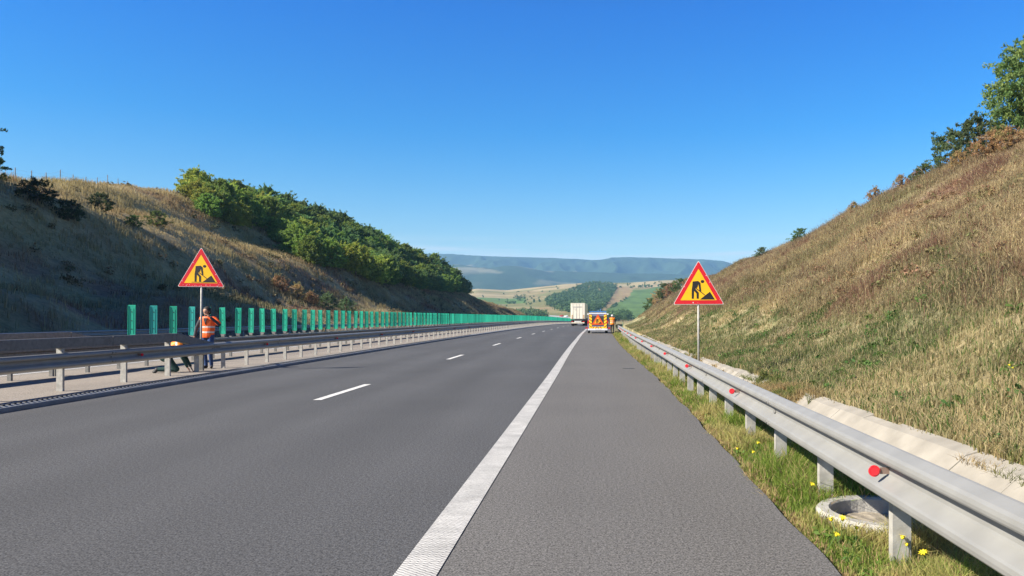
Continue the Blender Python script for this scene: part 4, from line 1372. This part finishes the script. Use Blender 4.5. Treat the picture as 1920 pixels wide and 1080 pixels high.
# ------------------------------------------------------------------ vegetation generators
def leaf_cloud(centres, radii, n_each, size, cols, rng, squash=.8, flat=.0):
    """small leaf quads scattered through many clumps; returns V, T, colours"""
    n = len(centres) * n_each
    ci = np.repeat(np.arange(len(centres)), n_each)
    d = rng.normal(size=(n, 3)); d /= np.linalg.norm(d, axis=1)[:, None]
    rr = rng.random(n) ** .45
    P = np.asarray(centres)[ci] + d * rr[:, None] * np.asarray(radii)[ci][:, None] * np.array((1, 1, squash))
    a = rng.normal(size=(n, 3)); a[:, 2] *= (1 - flat); a /= np.linalg.norm(a, axis=1)[:, None]
    b = np.cross(a, rng.normal(size=(n, 3))); b /= np.linalg.norm(b, axis=1)[:, None]
    s = size * rng.uniform(.55, 1.35, n)
    a = a * s[:, None]; b = b * (s * .5)[:, None]
    V = np.stack([P - a, P + b, P + a, P - b], 1).reshape(-1, 3)
    T = np.arange(n * 4).reshape(-1, 4)
    cols = np.asarray(cols); k = rng.integers(0, len(cols), len(centres))
    c = cols[k[ci]] * .6 + cols[rng.integers(0, len(cols), n)] * .4
    c = c * rng.uniform(.75, 1.25, n)[:, None]
    return V, T, np.repeat(c, 4, 0)

def tree_proto(seed, h, r, cols, nclump=62, per=95, leaf=.16, low=.06, name='locust_tree'):
    rng = np.random.default_rng(seed); rr = random.Random(seed)
    e = empty(name)
    tr = MB(); pts = [Vector((0, 0, -.4))]
    for k in range(1, 6):
        pts.append(Vector((rr.uniform(-.12, .12) * k, rr.uniform(-.12, .12) * k, h * .17 * k)))
    tr.path(pts, [.13, .11, .09, .07, .045, .02], 7)
    # sprays: leaf-lined twigs that lean outward, thicker toward the crown's surface
    n = nclump * 5
    z_ = low + (1 - low) * rng.random(n)
    ang = rng.uniform(0, 2 * np.pi, n)
    q_ = rng.random(n) ** .45
    env = r * np.sin(np.clip(z_ * .86 + .17, 0, 1) * np.pi) ** .55
    env = env * (.62 + .60 * vn(ang * 1.3 + seed, z_ * 4.0, seed))
    dr = np.stack([np.cos(ang), np.sin(ang), rng.uniform(.1, 1.0, n) + .5 * z_], -1) + rng.normal(0, .35, (n, 3))
    dr /= np.linalg.norm(dr, axis=1)[:, None]
    Ls = rng.uniform(.35, .95, n) * r * .36
    long_ = rng.random(n) < .22
    Ls = np.where(long_, Ls * 1.9, Ls); q_ = np.where(long_, .85 + .15 * q_, q_)
    base = np.stack([np.cos(ang) * env * q_ * .85, np.sin(ang) * env * q_ * .85, h * .92 * z_], -1)
    m_ = per // 3
    tt = rng.random((n, m_)) ** .8
    Pp = base[:, None, :] + dr[:, None, :] * (tt * Ls[:, None])[..., None]
    Pp = Pp + rng.normal(0, 1, (n, m_, 3)) * (.02 + .042 * r * (1 - tt * .6))[..., None]
    Pp[..., 2] -= (tt ** 2) * Ls[:, None] * .25
    P_ = Pp.reshape(-1, 3); N = len(P_)
    a_ = rng.normal(size=(N, 3)) + np.repeat(dr, m_, 0) * .8; a_ /= np.linalg.norm(a_, axis=1)[:, None]
    b_ = np.cross(a_, rng.normal(size=(N, 3))); b_ /= np.linalg.norm(b_, axis=1)[:, None]
    sz = leaf * rng.uniform(.55, 1.35, N); a_ *= sz[:, None]; b_ *= (sz * .42)[:, None]
    V = np.stack([P_ - a_, P_ + b_, P_ + a_, P_ - b_], 1).reshape(-1, 3); T = np.arange(N * 4).reshape(-1, 4)
    ca = np.asarray(cols) * 1.55; kk = rng.integers(0, len(ca), n)
    c = np.repeat(ca[kk], m_, 0) * .65 + ca[rng.integers(0, len(ca), N)] * .35
    c = np.repeat(c * rng.uniform(.75, 1.25, N)[:, None], 4, 0)
    for k in range(0, n, max(1, n // 26)):
        q = pts[min(5, max(1, int(z_[k] * 5)))]; cc_ = Vector(base[k])
        tr.path([q, q.lerp(cc_, .55) + Vector((0, 0, -.1)), cc_], [.035, .022, .008], 5)
    tr.build('trunk', M_bark, e)
    np_mesh('crown', V, T, c, [M_leaf], e)
    return e

G1 = [(.15, .215, .04), (.115, .18, .04), (.18, .235, .045), (.09, .14, .035)]
G2 = [(.235, .27, .045), (.19, .24, .045), (.27, .28, .05), (.14, .20, .04)]
G3 = [(.085, .145, .045), (.11, .17, .05), (.07, .115, .04)]
protos = [tree_proto(1, 4.4, 2.5, G2), tree_proto(2, 4.8, 2.6, G1), tree_proto(3, 4.2, 2.4, G1), tree_proto(4, 5.0, 2.7, G3), tree_proto(6, 4.5, 2.6, G3), tree_proto(7, 4.0, 2.5, G2)]
used = [False] * len(protos)
def put(proto_i, u, y, s, rz, label, group, cat='tree', protos=protos, used=used, sink=0.0, tilt=0):
    if used[proto_i]: o = copy_tree(protos[proto_i])
    else: o = protos[proto_i]; used[proto_i] = True
    o.location = (float(u + C(y)), y, float(gz(u, y)) - sink)
    o.rotation_euler = (tilt, 0, rz); o.scale = (s, s, s * random.uniform(.9, 1.12))
    tag(o, label, cat, group)
    return o
rr = random.Random(77)
# belt on the left bank
cnt = 0
def belt_ok(u, y):
    t = LTOE - u
    lo = np.interp(y, [88, 96, 104, 115, 140, 200, 262], [26, 18, 13, 10.5, 9, 7.5, 6])
    hi = np.interp(y, [88, 100, 120, 200, 262], [40, 44, 50, 52, 40])
    return lo < t < hi
placed = []
tries = 0
while cnt < 292 and tries < 14000:
    tries += 1
    y = rr.uniform(88, 262); u = LTOE - rr.uniform(7, 52)
    if not belt_ok(u, y): continue
    if any((u - a) ** 2 + (y - b) ** 2 < (2.1 if y < 125 else 3.5) ** 2 for a, b in placed): continue
    # trees hidden behind the ridge are left out
    t = LTOE - u
    if t > HL(y) / SL + 7: continue
    ax = (u + float(C(y))) / y; ay = (float(gz(u, y)) - CAMZ) / y
    Xp = VX + F * ax; Yp_ = VY - F * ay
    if Xp < 345 or Yp_ > np.interp(Xp, [345, 372, 400, 500, 560, 640, 720, 800, 900], [352, 385, 418, 432, 488, 512, 535, 545, 552]): continue
    placed.append((u, y)); cnt += 1
    if y < 112: pi = rr.choice((0, 0, 1, 5, 2)); lb = 'yellow-green locust tree at the near sunlit end of the belt on the left bank'
    elif y < 150: pi = rr.choice((0, 1, 2, 5, 1)); lb = 'green locust tree in the middle of the belt on the left bank'
    else: pi = rr.choice((3, 4, 2, 1)); lb = 'dark green locust tree toward the far end of the belt on the left bank'
    s = rr.uniform(.8, 1.12) * (.85 if y < 100 else (.95 if y < 125 else 1.15))
    put(pi, u, y, s, rr.uniform(0, 6.28), lb, 'trees in the belt on the left bank', sink=.3)
# trees on the ridge at the left edge of the frame: the added hump throws most of the big shadow
big = [tree_proto(21, 8.5, 3.4, G3, 46, 170, .17, name='tree'), ]
ub = [False]
i = 0
for (u, y, s) in ((-58.5, 71.4, .70), (-61.5, 58, .6), (-62, 50, .6)):
    put(0, u, y, s, i * 1.3, 'dark tree on the left ridge poking in at the left edge' if i == 0 else 'dark tree in the clump beyond the left edge', 'trees on the ridge at the far left', protos=big, used=ub)
    i += 1
# right ridge trees
rt = [tree_proto(31, 6.4, 2.8, [(.095, .145, .045), (.13, .17, .05), (.075, .115, .04), (.155, .18, .05)], 95, 200, .10, .03, name='tree')]
urt = [False]
put(0, 27.7, 46.0, .95, .3, 'tall bushy green tree atop the right bank at the right edge', None, protos=rt, used=urt, sink=.4)
put(0, 29.3, 45.0, 1.05, 2.1, 'green tree right of the tall bushy one on the right bank', None, protos=rt, used=urt, sink=.4)
sh = [tree_proto(33, 2.9, 1.6, [(.075, .115, .055), (.10, .145, .055), (.085, .115, .06)], 26, 150, .085, .05, name='shrub'),
      tree_proto(34, 1.5, 1.0, [(.26, .15, .08), (.20, .12, .07), (.30, .19, .09), (.17, .16, .06)], 20, 130, .05, .05, name='shrub'),
      tree_proto(35, 1.6, 1.1, [(.07, .11, .035), (.10, .14, .04), (.055, .085, .03)], 20, 130, .06, .05, name='shrub'),
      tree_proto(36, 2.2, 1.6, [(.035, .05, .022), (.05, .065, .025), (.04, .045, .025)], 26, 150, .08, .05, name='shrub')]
ush = [False] * 4
def shrub(k, u, y, s, label, group=None):
    put(k, u, y, s, rr.uniform(0, 6), label, group, 'shrub', protos=sh, used=ush, sink=.1)
def rid(X, y, dz=0):
    """u of the point on the right ridge seen along column X at distance y"""
    return (X - VX) / F * y - float(C(y))
shrub(0, rid(1830, 47) , 47, 1.0, 'grey-green shrub on the right ridge just below the tall tree')
shrub(0, rid(1785, 50), 50, .95, 'grey-green feathery shrub on the right skyline left of the tall tree')
shrub(2, rid(1735, 54), 54, .9, 'small olive shrub on the right skyline, lower than the feathery one')
shrub(2, rid(1500, 78), 78, .95, 'lone small green bush standing on the right skyline')
shrub(2, rid(1428, 92), 92, .8, 'tiny green bush low on the right skyline left of the lone one')
for k, (X, y, s) in enumerate(((1890, 42, 1.0), (1855, 43.5, 1.1), (1800, 46.5, .8), (1720, 55.5, .8), (1690, 58, .75), (1640, 62, .7), (1600, 66, .6))):
    shrub(1, rid(X, y), y, s, 'rusty red-brown bush on the crest of the right bank', 'rusty bushes along the right crest')
for k, (X, y, s) in enumerate(((1276, 190, 2.6), (1262, 200, 3.0), (1248, 205, 2.6), (1235, 212, 2.6), (1222, 218, 2.4), (1290, 180, 2.0))):
    shrub(1 if k % 2 else 2, rid(X, y), y, s, 'rusty and olive bush at the far end of the right bank', 'bushes at the far end of the right bank')
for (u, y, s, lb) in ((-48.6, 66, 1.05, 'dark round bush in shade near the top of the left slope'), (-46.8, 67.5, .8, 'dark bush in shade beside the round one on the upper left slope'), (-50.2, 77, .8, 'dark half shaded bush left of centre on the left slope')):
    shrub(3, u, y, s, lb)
for (X, y, u, s, lb) in ((0, 77.5, -47.2, .9, 'low green bush in sun on the left slope'), (0, 84, -48.6, 1.2, 'sunlit green bush at the edge of the hill shadow on the left slope')):
    shrub(2, u, y, s, lb)
for (u, y, s) in ((-40.5, 97, 1.5), (-39, 99, 1.6), (-37.8, 101, 1.2)):
    shrub(1, u, y, s, 'reddish brown bush at the foot of the tree belt on the left bank', 'reddish bushes below the tree belt')
shrub(0, -36.4, 103, .9, 'grey-green shrub below the reddish bushes on the left bank')
shrub(0, -34.8, 106, .8, 'small grey-green shrub lowest beneath the tree belt on the left bank')
for k, (a, b) in enumerate(((protos, used), (big, ub), (rt, urt), (sh, ush))):
    for p, f_ in zip(a, b):
        if not f_:
            for c in list(p.children): bpy.data.objects.remove(c, do_unlink=True)
            bpy.data.objects.remove(p, do_unlink=True)

# distant woods: read as one mass
def far_wood(name, poly, n, hgt, cols, label, dmap, seed, leafs=26, leaf=1.3):
    rng = np.random.default_rng(seed)
    xs_, ys_ = [p[0] for p in poly], [p[1] for p in poly]
    def inside(x, y):
        c = False; j = len(poly) - 1
        for i in range(len(poly)):
            if (poly[i][1] > y) != (poly[j][1] > y) and x < (poly[j][0] - poly[i][0]) * (y - poly[i][1]) / (poly[j][1] - poly[i][1]) + poly[i][0]: c = not c
            j = i
        return c
    cen = []; k = 0
    while len(cen) < n and k < n * 60:
        k += 1
        X = rng.uniform(min(xs_), max(xs_)); D = rng.uniform(min(ys_), max(ys_))
        if not inside(X, D): continue
        h = hgt * rng.uniform(.7, 1.2)
        z = float(far_h(X, D))
        x = (X - VX) / F * D
        for q in (.35, .7):
            cen.append((x + rng.normal() * 1, D + rng.normal() * 1, z + h * q))
    rad = rng.uniform(.30, .45, len(cen)) * hgt
    V, T, c = leaf_cloud(cen, rad, leafs, leaf, cols, rng, squash=.9)
    o = np_mesh(name, V, T, c, [M_leaf2], None)
    tag(o, label, 'trees', kind='stuff')
FG = [(.085, .15, .055), (.11, .18, .065), (.06, .115, .045)]
far_wood('wood', [(1103, 1490), (1154, 1450), (1154, 1330), (1140, 986), (1128, 800), (1100, 740), (1062, 760), (1030, 900), (1020, 1020), (1062, 1280)], 1700, 8, FG, 'green wood on the sunny hillside behind the truck', None, 5, 34, 1.1)
far_wood('thicket', [(965, 560), (1022, 560), (1022, 610), (985, 640), (965, 610)], 130, 8.5, FG, 'dark green thicket beyond the end of the median panels', None, 6, 60, .7)
far_wood('thicket', [(1128, 560), (1185, 560), (1180, 640), (1140, 660)], 130, 7, FG, 'small dark trees behind the van below the green field', None, 7, 60, .6)
far_wood('hedgerow', [(940, 1060), (1040, 1075), (1040, 1095), (940, 1080)], 30, 4, FG, 'thin broken hedge across the pale hillside', None, 8, 20, 1)
far_wood('hedgerow', [(1160, 1400), (1420, 1400), (1420, 1425), (1160, 1415)], 130, 5, FG, 'long hedge near the top of the far fields', None, 9, 20, 1.2)
far_wood('hedgerow', [(1128, 720), (1131, 720), (1180, 1150), (1177, 1150)], 40, 2.5, FG, 'low hedge along the edge of the big green field', None, 10, 20, .8)
far_wood('scattered_bushes', [(900, 760), (1020, 700), (1060, 1300), (1100, 1480), (880, 1480)], 70, 3.2, FG, 'scattered small bushes over the distant pale pasture', None, 13, 22, .7)
far_wood('scattered_bushes', [(1130, 1460), (1440, 1440), (1440, 1500), (1130, 1500)], 60, 3.5, FG, 'dotted bushes along the crest of the far fields', None, 14, 22, .8)
far_wood('thicket', [(968, 1150), (985, 1150), (985, 1165), (968, 1165)], 8, 9, FG, 'single clump of trees in the left field', None, 12, 40, 1)

# ------------------------------------------------------------------ grass
def blades(U, Y, h, wd, col, name, label, lean=.35, zoff=0.0, bright_tip=1.15, cat='grass', heads=0.0):
    n = len(U)
    X = U + C(Y); Z = gz(U, Y) + zoff
    P = np.stack([X, Y, Z], -1)
    ang = RNG.uniform(0, 2 * np.pi, n)
    side = np.stack([np.cos(ang), np.sin(ang), np.zeros(n)], -1) * wd[:, None]
    la = RNG.uniform(0, 2 * np.pi, n); lm = np.abs(RNG.normal(0, lean, n))
    ld = np.stack([np.cos(la) * lm, np.sin(la) * lm, np.zeros(n)], -1)
    up = np.array((0, 0, 1.0))
    mid = P + (up + ld * .35) * (h * .55)[:, None]
    tip = P + (up * .95 + ld) * h[:, None]
    V = np.stack([P - side, P + side, mid - side * .8, mid + side * .8, tip], 1).reshape(-1, 3)
    b = np.arange(n)[:, None] * 5
    T = np.concatenate([b + [0, 1, 3], b + [0, 3, 2], b + [2, 3, 4]], 0)
    c = np.repeat(col, 5, 0).reshape(n, 5, 3).copy()
    c[:, 2:4] *= 1.0; c[:, 4] *= bright_tip
    c = c.reshape(-1, 3)
    if heads > 0:
        k = RNG.random(n) < heads
        t = tip[k]; m = len(t)
        s = RNG.uniform(.006, .016, m) * (1 + h[k] * 1.0)
        a = RNG.normal(size=(m, 3)) * s[:, None]; a[:, 2] = np.abs(a[:, 2]) * 1.6 + s
        q = RNG.normal(size=(m, 3)) * s[:, None]
        V2 = np.stack([t - a, t + q, t + a], 1).reshape(-1, 3)
        T2 = np.arange(m * 3).reshape(-1, 3) + len(V)
        c2 = np.repeat(mix(col[k], RED * .8, RNG.uniform(0, .8, m)), 3, 0)
        V = np.concatenate([V, V2]); T = np.concatenate([T, T2]); c = np.concatenate([c, c2])
    o = np_mesh(name, V, T, c, [M_grass])
    tag(o, label, cat, kind='stuff')
    return o

def scatter(n, u0, u1, y0, y1, power=1.0):
    """more plants close to the viewer"""
    t = RNG.random(n)
    if power != 0:
        a, b = y0 ** (1 - power), y1 ** (1 - power)
        Y = (a + (b - a) * t) ** (1 / (1 - power)) if power != 1 else y0 * (y1 / y0) ** t
    else: Y = y0 + (y1 - y0) * t
    U = u0 + (u1 - u0) * RNG.random(n)
    return U, Y

def tuft(U, Y, k, spread):
    U = np.repeat(U, k); Y = np.repeat(Y, k)
    return U + RNG.normal(0, 1, len(U)) * spread, Y + RNG.normal(0, 1, len(Y)) * spread

# verge strip next to the shoulder
def verge():
    n = 15000
    U, Y = scatter(n, 0, 1, 2.2, 75, 1.25)
    lo = pave_u(Y) - .02; hi = rail_u(Y) + 1.05
    U = lo + (hi - lo) * U
    U, Y = tuft(U, Y, 9, .035)
    U = np.maximum(U, pave_u(Y) - .05 + .04 * RNG.random(len(U)))
    k = ((U - 2.30) ** 2 + (Y - 5.70) ** 2) > .42 ** 2
    U, Y = U[k], Y[k]
    g = fbm(U / .45, Y / .6, 301, 3)
    c = mix(np.array((.42, .39, .14)), np.array((.19, .27, .045)), sstep(.40, .60, g))
    c = mix(c, np.array((.44, .32, .16)), (RNG.random(len(U)) < .16 + .35 * (U < pave_u(Y) + .12)).astype(float))
    c = c * RNG.uniform(.7, 1.3, len(U))[:, None]
    h = RNG.uniform(.06, .21, len(U)) * (.6 + .9 * sstep(.35, .65, fbm(U / .8, Y / .9, 305, 3))) * (.35 + .65 * sstep(0, .3, U - pave_u(Y)))
    w_ = RNG.uniform(.002, .0045, len(U)) * (1 + Y / 18)
    blades(U, Y, h, w_, c, 'grass', 'green and yellow grass on the verge under the right guardrail', .55)
verge()
def right_low():
    n = 34000
    U, Y = scatter(n, 0, 1, 5, 130, 1.15)
    du = ditch_u(Y) - 4.2
    U = 4.32 + du + U ** 1.2 * 10
    edge = .18 * fbm(Y / .5, Y * 0 + 3, 311, 3)
    U, Y = tuft(U, Y, 7, .07)
    U = np.maximum(U, ditch_u(Y) - .02 + edge.repeat(7) * .9)
    c = veg(U, Y)
    c = mix(c, np.array((.10, .17, .04)), (RNG.random(len(U)) < .22).astype(float))
    c = mix(c, STRAW * 1.1, (RNG.random(len(U)) < .22).astype(float))
    c = c * RNG.uniform(.7, 1.3, len(U))[:, None]
    h = RNG.uniform(.06, .22, len(U)) * (.6 + .8 * fbm(U / 1.2, Y / 1.4, 315, 3))
    w_ = RNG.uniform(.003, .006, len(U)) * (1 + Y / 20)
    blades(U, Y, h, w_, c, 'grass', 'short mixed green grass at the foot of the right bank', .6)
right_low()
def channel_growth():
    # grass over the filled stretch and tufts that reach onto the slabs
    U = RNG.random(9000) * 1.75 + 2.65; Y = 13.4 + RNG.random(9000) * 4.2
    U2 = 4.05 + RNG.random(16000) ** 2 * .45; Y2 = 4 + 60 * RNG.random(16000) ** 1.4
    k = fbm(Y2 / .9, U2 * 0 + 7, 401, 3) > .50
    U3 = 2.75 + RNG.random(5000) * .5; Y3 = 4 + 40 * RNG.random(5000) ** 1.3
    U = np.concatenate([U, U2[k], U3]); Y = np.concatenate([Y, Y2[k], Y3])
    zo = np.concatenate([np.zeros(9000), np.full(k.sum(), .05), np.full(5000, .0)])
    kk = np.concatenate([np.ones(9000, bool), np.ones(k.sum(), bool), np.ones(5000, bool)])
    U = U + ditch_u(Y) - 4.2
    z = ground(U, Y)
    zo = np.where((z < -.4), .62, zo)
    c = mix(np.array((.40, .30, .15)), np.array((.17, .20, .06)), sstep(.4, .6, fbm(U / .5, Y / .7, 403, 3)))
    c = c * RNG.uniform(.7, 1.3, len(U))[:, None]
    keep = ~((z < -.4) & (U - (ditch_u(Y) - 4.2) < 4.0) & (U - (ditch_u(Y) - 4.2) > 3.2))
    U, Y, zo, c = U[keep], Y[keep], zo[keep], c[keep]
    blades(U, Y, RNG.uniform(.05, .2, len(U)), RNG.uniform(.003, .005, len(U)) * (1 + Y / 20), c, 'grass', 'dry grass creeping over the edges of the concrete channel', .8, zoff=zo)
channel_growth()
def right_high():
    n = 92000
    U, Y = scatter(n, 0, 1, 8, 250, .8)
    du = ditch_u(Y) - 4.2
    U = 8.0 + du + U * 24
    k = U - du - 6.4 < HR(Y) / SR + 3.5
    U, Y = U[k], Y[k]
    U, Y = tuft(U, Y, 8, .2)
    c = veg(U, Y)
    c = mix(c, STRAW * 1.15, (RNG.random(len(U)) < .25).astype(float))
    c = mix(c, RED, (RNG.random(len(U)) < .15).astype(float))
    c = c * RNG.uniform(.7, 1.3, len(U))[:, None]
    h = RNG.uniform(.12, .50, len(U)) * (.55 + .9 * sstep(.3, .7, fbm(U / 1.8, Y / 2.2, 325, 3)))
    h *= sstep(6.0, 11, U - ditch_u(Y) + 4.2) * .65 + .35
    w_ = RNG.uniform(.0025, .0055, len(U)) * (1 + Y / 26)
    blades(U, Y, h, w_, c, 'dry_grass', 'tall dry straw and reddish weeds covering the right bank', .65, heads=.35)
right_high()
def left_slope():
    n = 52000
    t = RNG.random(n) ** .9 * 62; Y = 24 + RNG.random(n) ** .8 * 250
    k = (t < HL(Y) / SL + 7) 
    t, Y = t[k], Y[k]
    U = LTOE - .3 - t
    U, Y = tuft(U, Y, 7, .22)
    U = np.minimum(U, LTOE - .1)
    c = veg(U, Y)
    c = mix(c, STRAW * .9, (RNG.random(len(U)) < .2).astype(float))
    c = c * RNG.uniform(.7, 1.3, len(U))[:, None]
    h = RNG.uniform(.2, .7, len(U)) * (.5 + .9 * sstep(.3, .7, fbm(U / 3, Y / 4, 335, 3)))
    w_ = RNG.uniform(.007, .014, len(U)) * (1 + Y / 60)
    blades(U, Y, h, w_, c, 'dry_grass', 'tall dry brown grass covering the left bank', .4, heads=.15)
left_slope()

# broad-leaf weeds, low plants
def weeds(U, Y, size, per, cols, name, label, zlift=.05):
    cen = np.stack([U + C(Y), Y, gz(U, Y) + zlift], -1)
    rad = RNG.uniform(.6, 1.5, len(U)) * size
    V, T, c = leaf_cloud(cen, rad, per, size * .28, cols, RNG, squash=.7)
    tag(np_mesh(name, V, T, c, [M_leaf2]), label, 'weeds', kind='stuff')
U, Y = scatter(420, 0, 1, 3, 40, 1.3); U = pave_u(Y) + .15 + U * 1.0
k = ((U - 2.30) ** 2 + (Y - 5.70) ** 2) > .58 ** 2
weeds(U[k], Y[k], .075, 40, [(.10, .19, .03), (.14, .22, .04), (.07, .14, .03)], 'weeds', 'leafy green weeds in the verge under the right guardrail', .03)
U, Y = scatter(500, 0, 1, 6, 90, 1.0); U = ditch_u(Y) + .3 + U ** 1.4 * 7
k = fbm(U / 1.3, Y / 1.6, 91, 3) > .5
weeds(U[k], Y[k], .16, 60, [(.06, .13, .035), (.09, .17, .04), (.12, .16, .04)], 'weeds', 'dark green leafy clumps low on the right bank', .05)
U, Y = scatter(2600, 0, 1, 10, 200, .7); U = ditch_u(Y) + 5 + U * 20
U = U[::2]; Y = Y[::2]
k = (U - ditch_u(Y) - 2.2 < HR(Y) / SR + 2) & (fbm(U / 4, Y / 5, 95, 3) > .47)
weeds(U[k], Y[k], .22, 60, [(.30, .17, .105), (.24, .14, .09), (.34, .24, .12), (.22, .20, .09), (.17, .18, .07)], 'weeds', 'reddish brown dried weeds scattered over the right bank', .2)
t = RNG.random(1900) * 45; Y = 55 + RNG.random(1900) ** .9 * 200; U = LTOE - 1 - t
k = (t < HL(Y) / SL + 3) & (fbm(U / 5, Y / 7, 97, 3) > .48)
weeds(U[k], Y[k], .5, 40, [(.16, .11, .06), (.12, .11, .05), (.22, .16, .09), (.09, .10, .035)], 'weeds', 'brown and olive dried weeds over the left bank', .25)

# yellow flowers
def flower_proto():
    e = empty('wildflower')
    s_ = MB(); s_.path([(0, 0, -.02), (.01, .005, .08), (.0, .0, .16)], [.002, .0016, .0014], 5); s_.build('stem', mat('flower_stem', (.10, .16, .04), .7), e)
    f_ = MB()
    for k in range(9):
        a = k * 2 * math.pi / 9
        f_.add([(0, 0, .162), (.011 * math.cos(a - .25), .011 * math.sin(a - .25), .170), (.021 * math.cos(a), .021 * math.sin(a), .168), (.011 * math.cos(a + .25), .011 * math.sin(a + .25), .170)], [(0, 1, 2, 3)])
    f_.tube((0, 0, .155), (0, 0, .168), .006, .009, 8)
    f_.build('blossom', M_flower, e)
    return e
fp = flower_proto(); first = True
for (X, Yp) in ((1565, 985), (1540, 1003), (1372, 848), (1390, 852), (1610, 995), (1682, 1022), (1702, 1024), (1585, 998), (1410, 838), (1912, 820), (1916, 845), (1756, 1040), (1500, 905)):
    D = (CAMZ - .10) / ((Yp - VY) / F); x = (X - VX) / F * D
    if X > 1900: D = 10.2; x = (X - VX) / F * D
    o = fp if first else copy_tree(fp); first = False
    u = x - float(C(D)); o.location = (x, D, float(gz(u, D)) - (.02)); o.rotation_euler = (rr.uniform(.2, .6), rr.uniform(-.3, .3), rr.uniform(0, 6)); s = rr.uniform(1.2, 1.7); o.scale = (s, s, s)
    tag(o, 'yellow wildflower on the bank past the concrete channel' if X > 1900 else 'small yellow wildflower in the grass verge beside the shoulder', 'flower', 'yellow wildflowers')

# litter, marker post, fence on the skyline
mb = MB(); D = 36.5; x = (1205 - VX) / F * D
mb.prism([(x - .16, D - .1), (x - .02, D - .14), (x + .14, D - .06), (x + .17, D + .05), (x - .06, D + .1)], .0, .07, 'z')
tag(mb.build('litter', M_litter), 'crumpled white scrap lying in the verge grass before the van', 'litter')
D = 62; x = (1168 - VX) / F * D; e = empty('marker_post', (x, D, float(gz(x - C(D), D))))
tag(e, 'thin green marker post standing behind the far end of the right guardrail', 'post')
mb = MB(); mb.tube((0, 0, -.2), (0, 0, 1.25), .03, .03, 8); mb.build('stake', mat('post_green', (.10, .17, .08), .7), e)
mb = MB(); mb.tube((0, 0, 1.252), (0, 0, 1.40), .034, .030, 8); mb.build('cap', M_dark, e)
fe = empty('wire_fence'); tag(fe, 'sparse wooden post and wire fence along the top of the left hill', 'fence')
pts = []
for k in range(13):
    y = 70 + k * 3.4; u = LTOE - HL(y) / SL - 5.5
    p = W(u, y); z = float(gz(u, y)); h = rr.uniform(1.1, 1.5)
    mb = MB(); mb.path([(p.x, p.y, z - .3), (p.x + rr.uniform(-.06, .06), p.y, z + h)], [.05, .04], 6); mb.build('post', M_wood, fe); pts.append(Vector((p.x, p.y, z + h - .2)))
for dz in (0, -.4):
    mb = MB(); mb.path([p + Vector((0, 0, dz)) for p in pts], [.006] * len(pts), 4); mb.build('wire', M_galvd, fe)

# ------------------------------------------------------------------ haze
HAZE = True
if HAZE:
    mb = MB(); mb.box(-9800, 13500, -60, 9700, -60, 900)
    hz = mb.build('haze', []) if False else None
    me = bpy.data.meshes.new('haze'); me.from_pydata([(x, y, z) for x in (-9800, 13500) for y in (-400, 9900) for z in (-80, 465)], [], [(0, 1, 3, 2), (4, 6, 7, 5), (0, 4, 5, 1), (2, 3, 7, 6), (0, 2, 6, 4), (1, 5, 7, 3)])
    hz = bpy.data.objects.new('haze', me); link(hz); hz['kind'] = 'stuff'
    hz['label'] = 'thin blue haze over the valley and hills'; hz['category'] = 'haze'
    m = bpy.data.materials.new('haze'); m.use_nodes = True; t = m.node_tree; t.nodes.clear()
    out = t.nodes.new('ShaderNodeOutputMaterial'); pv = t.nodes.new('ShaderNodeVolumePrincipled')
    pv.inputs['Color'].default_value = (.33, .64, 1.0, 1); pv.inputs['Density'].default_value = 1.45e-4; pv.inputs['Anisotropy'].default_value = .0
    t.links.new(pv.outputs[0], out.inputs['Volume']); me.materials.append(m)
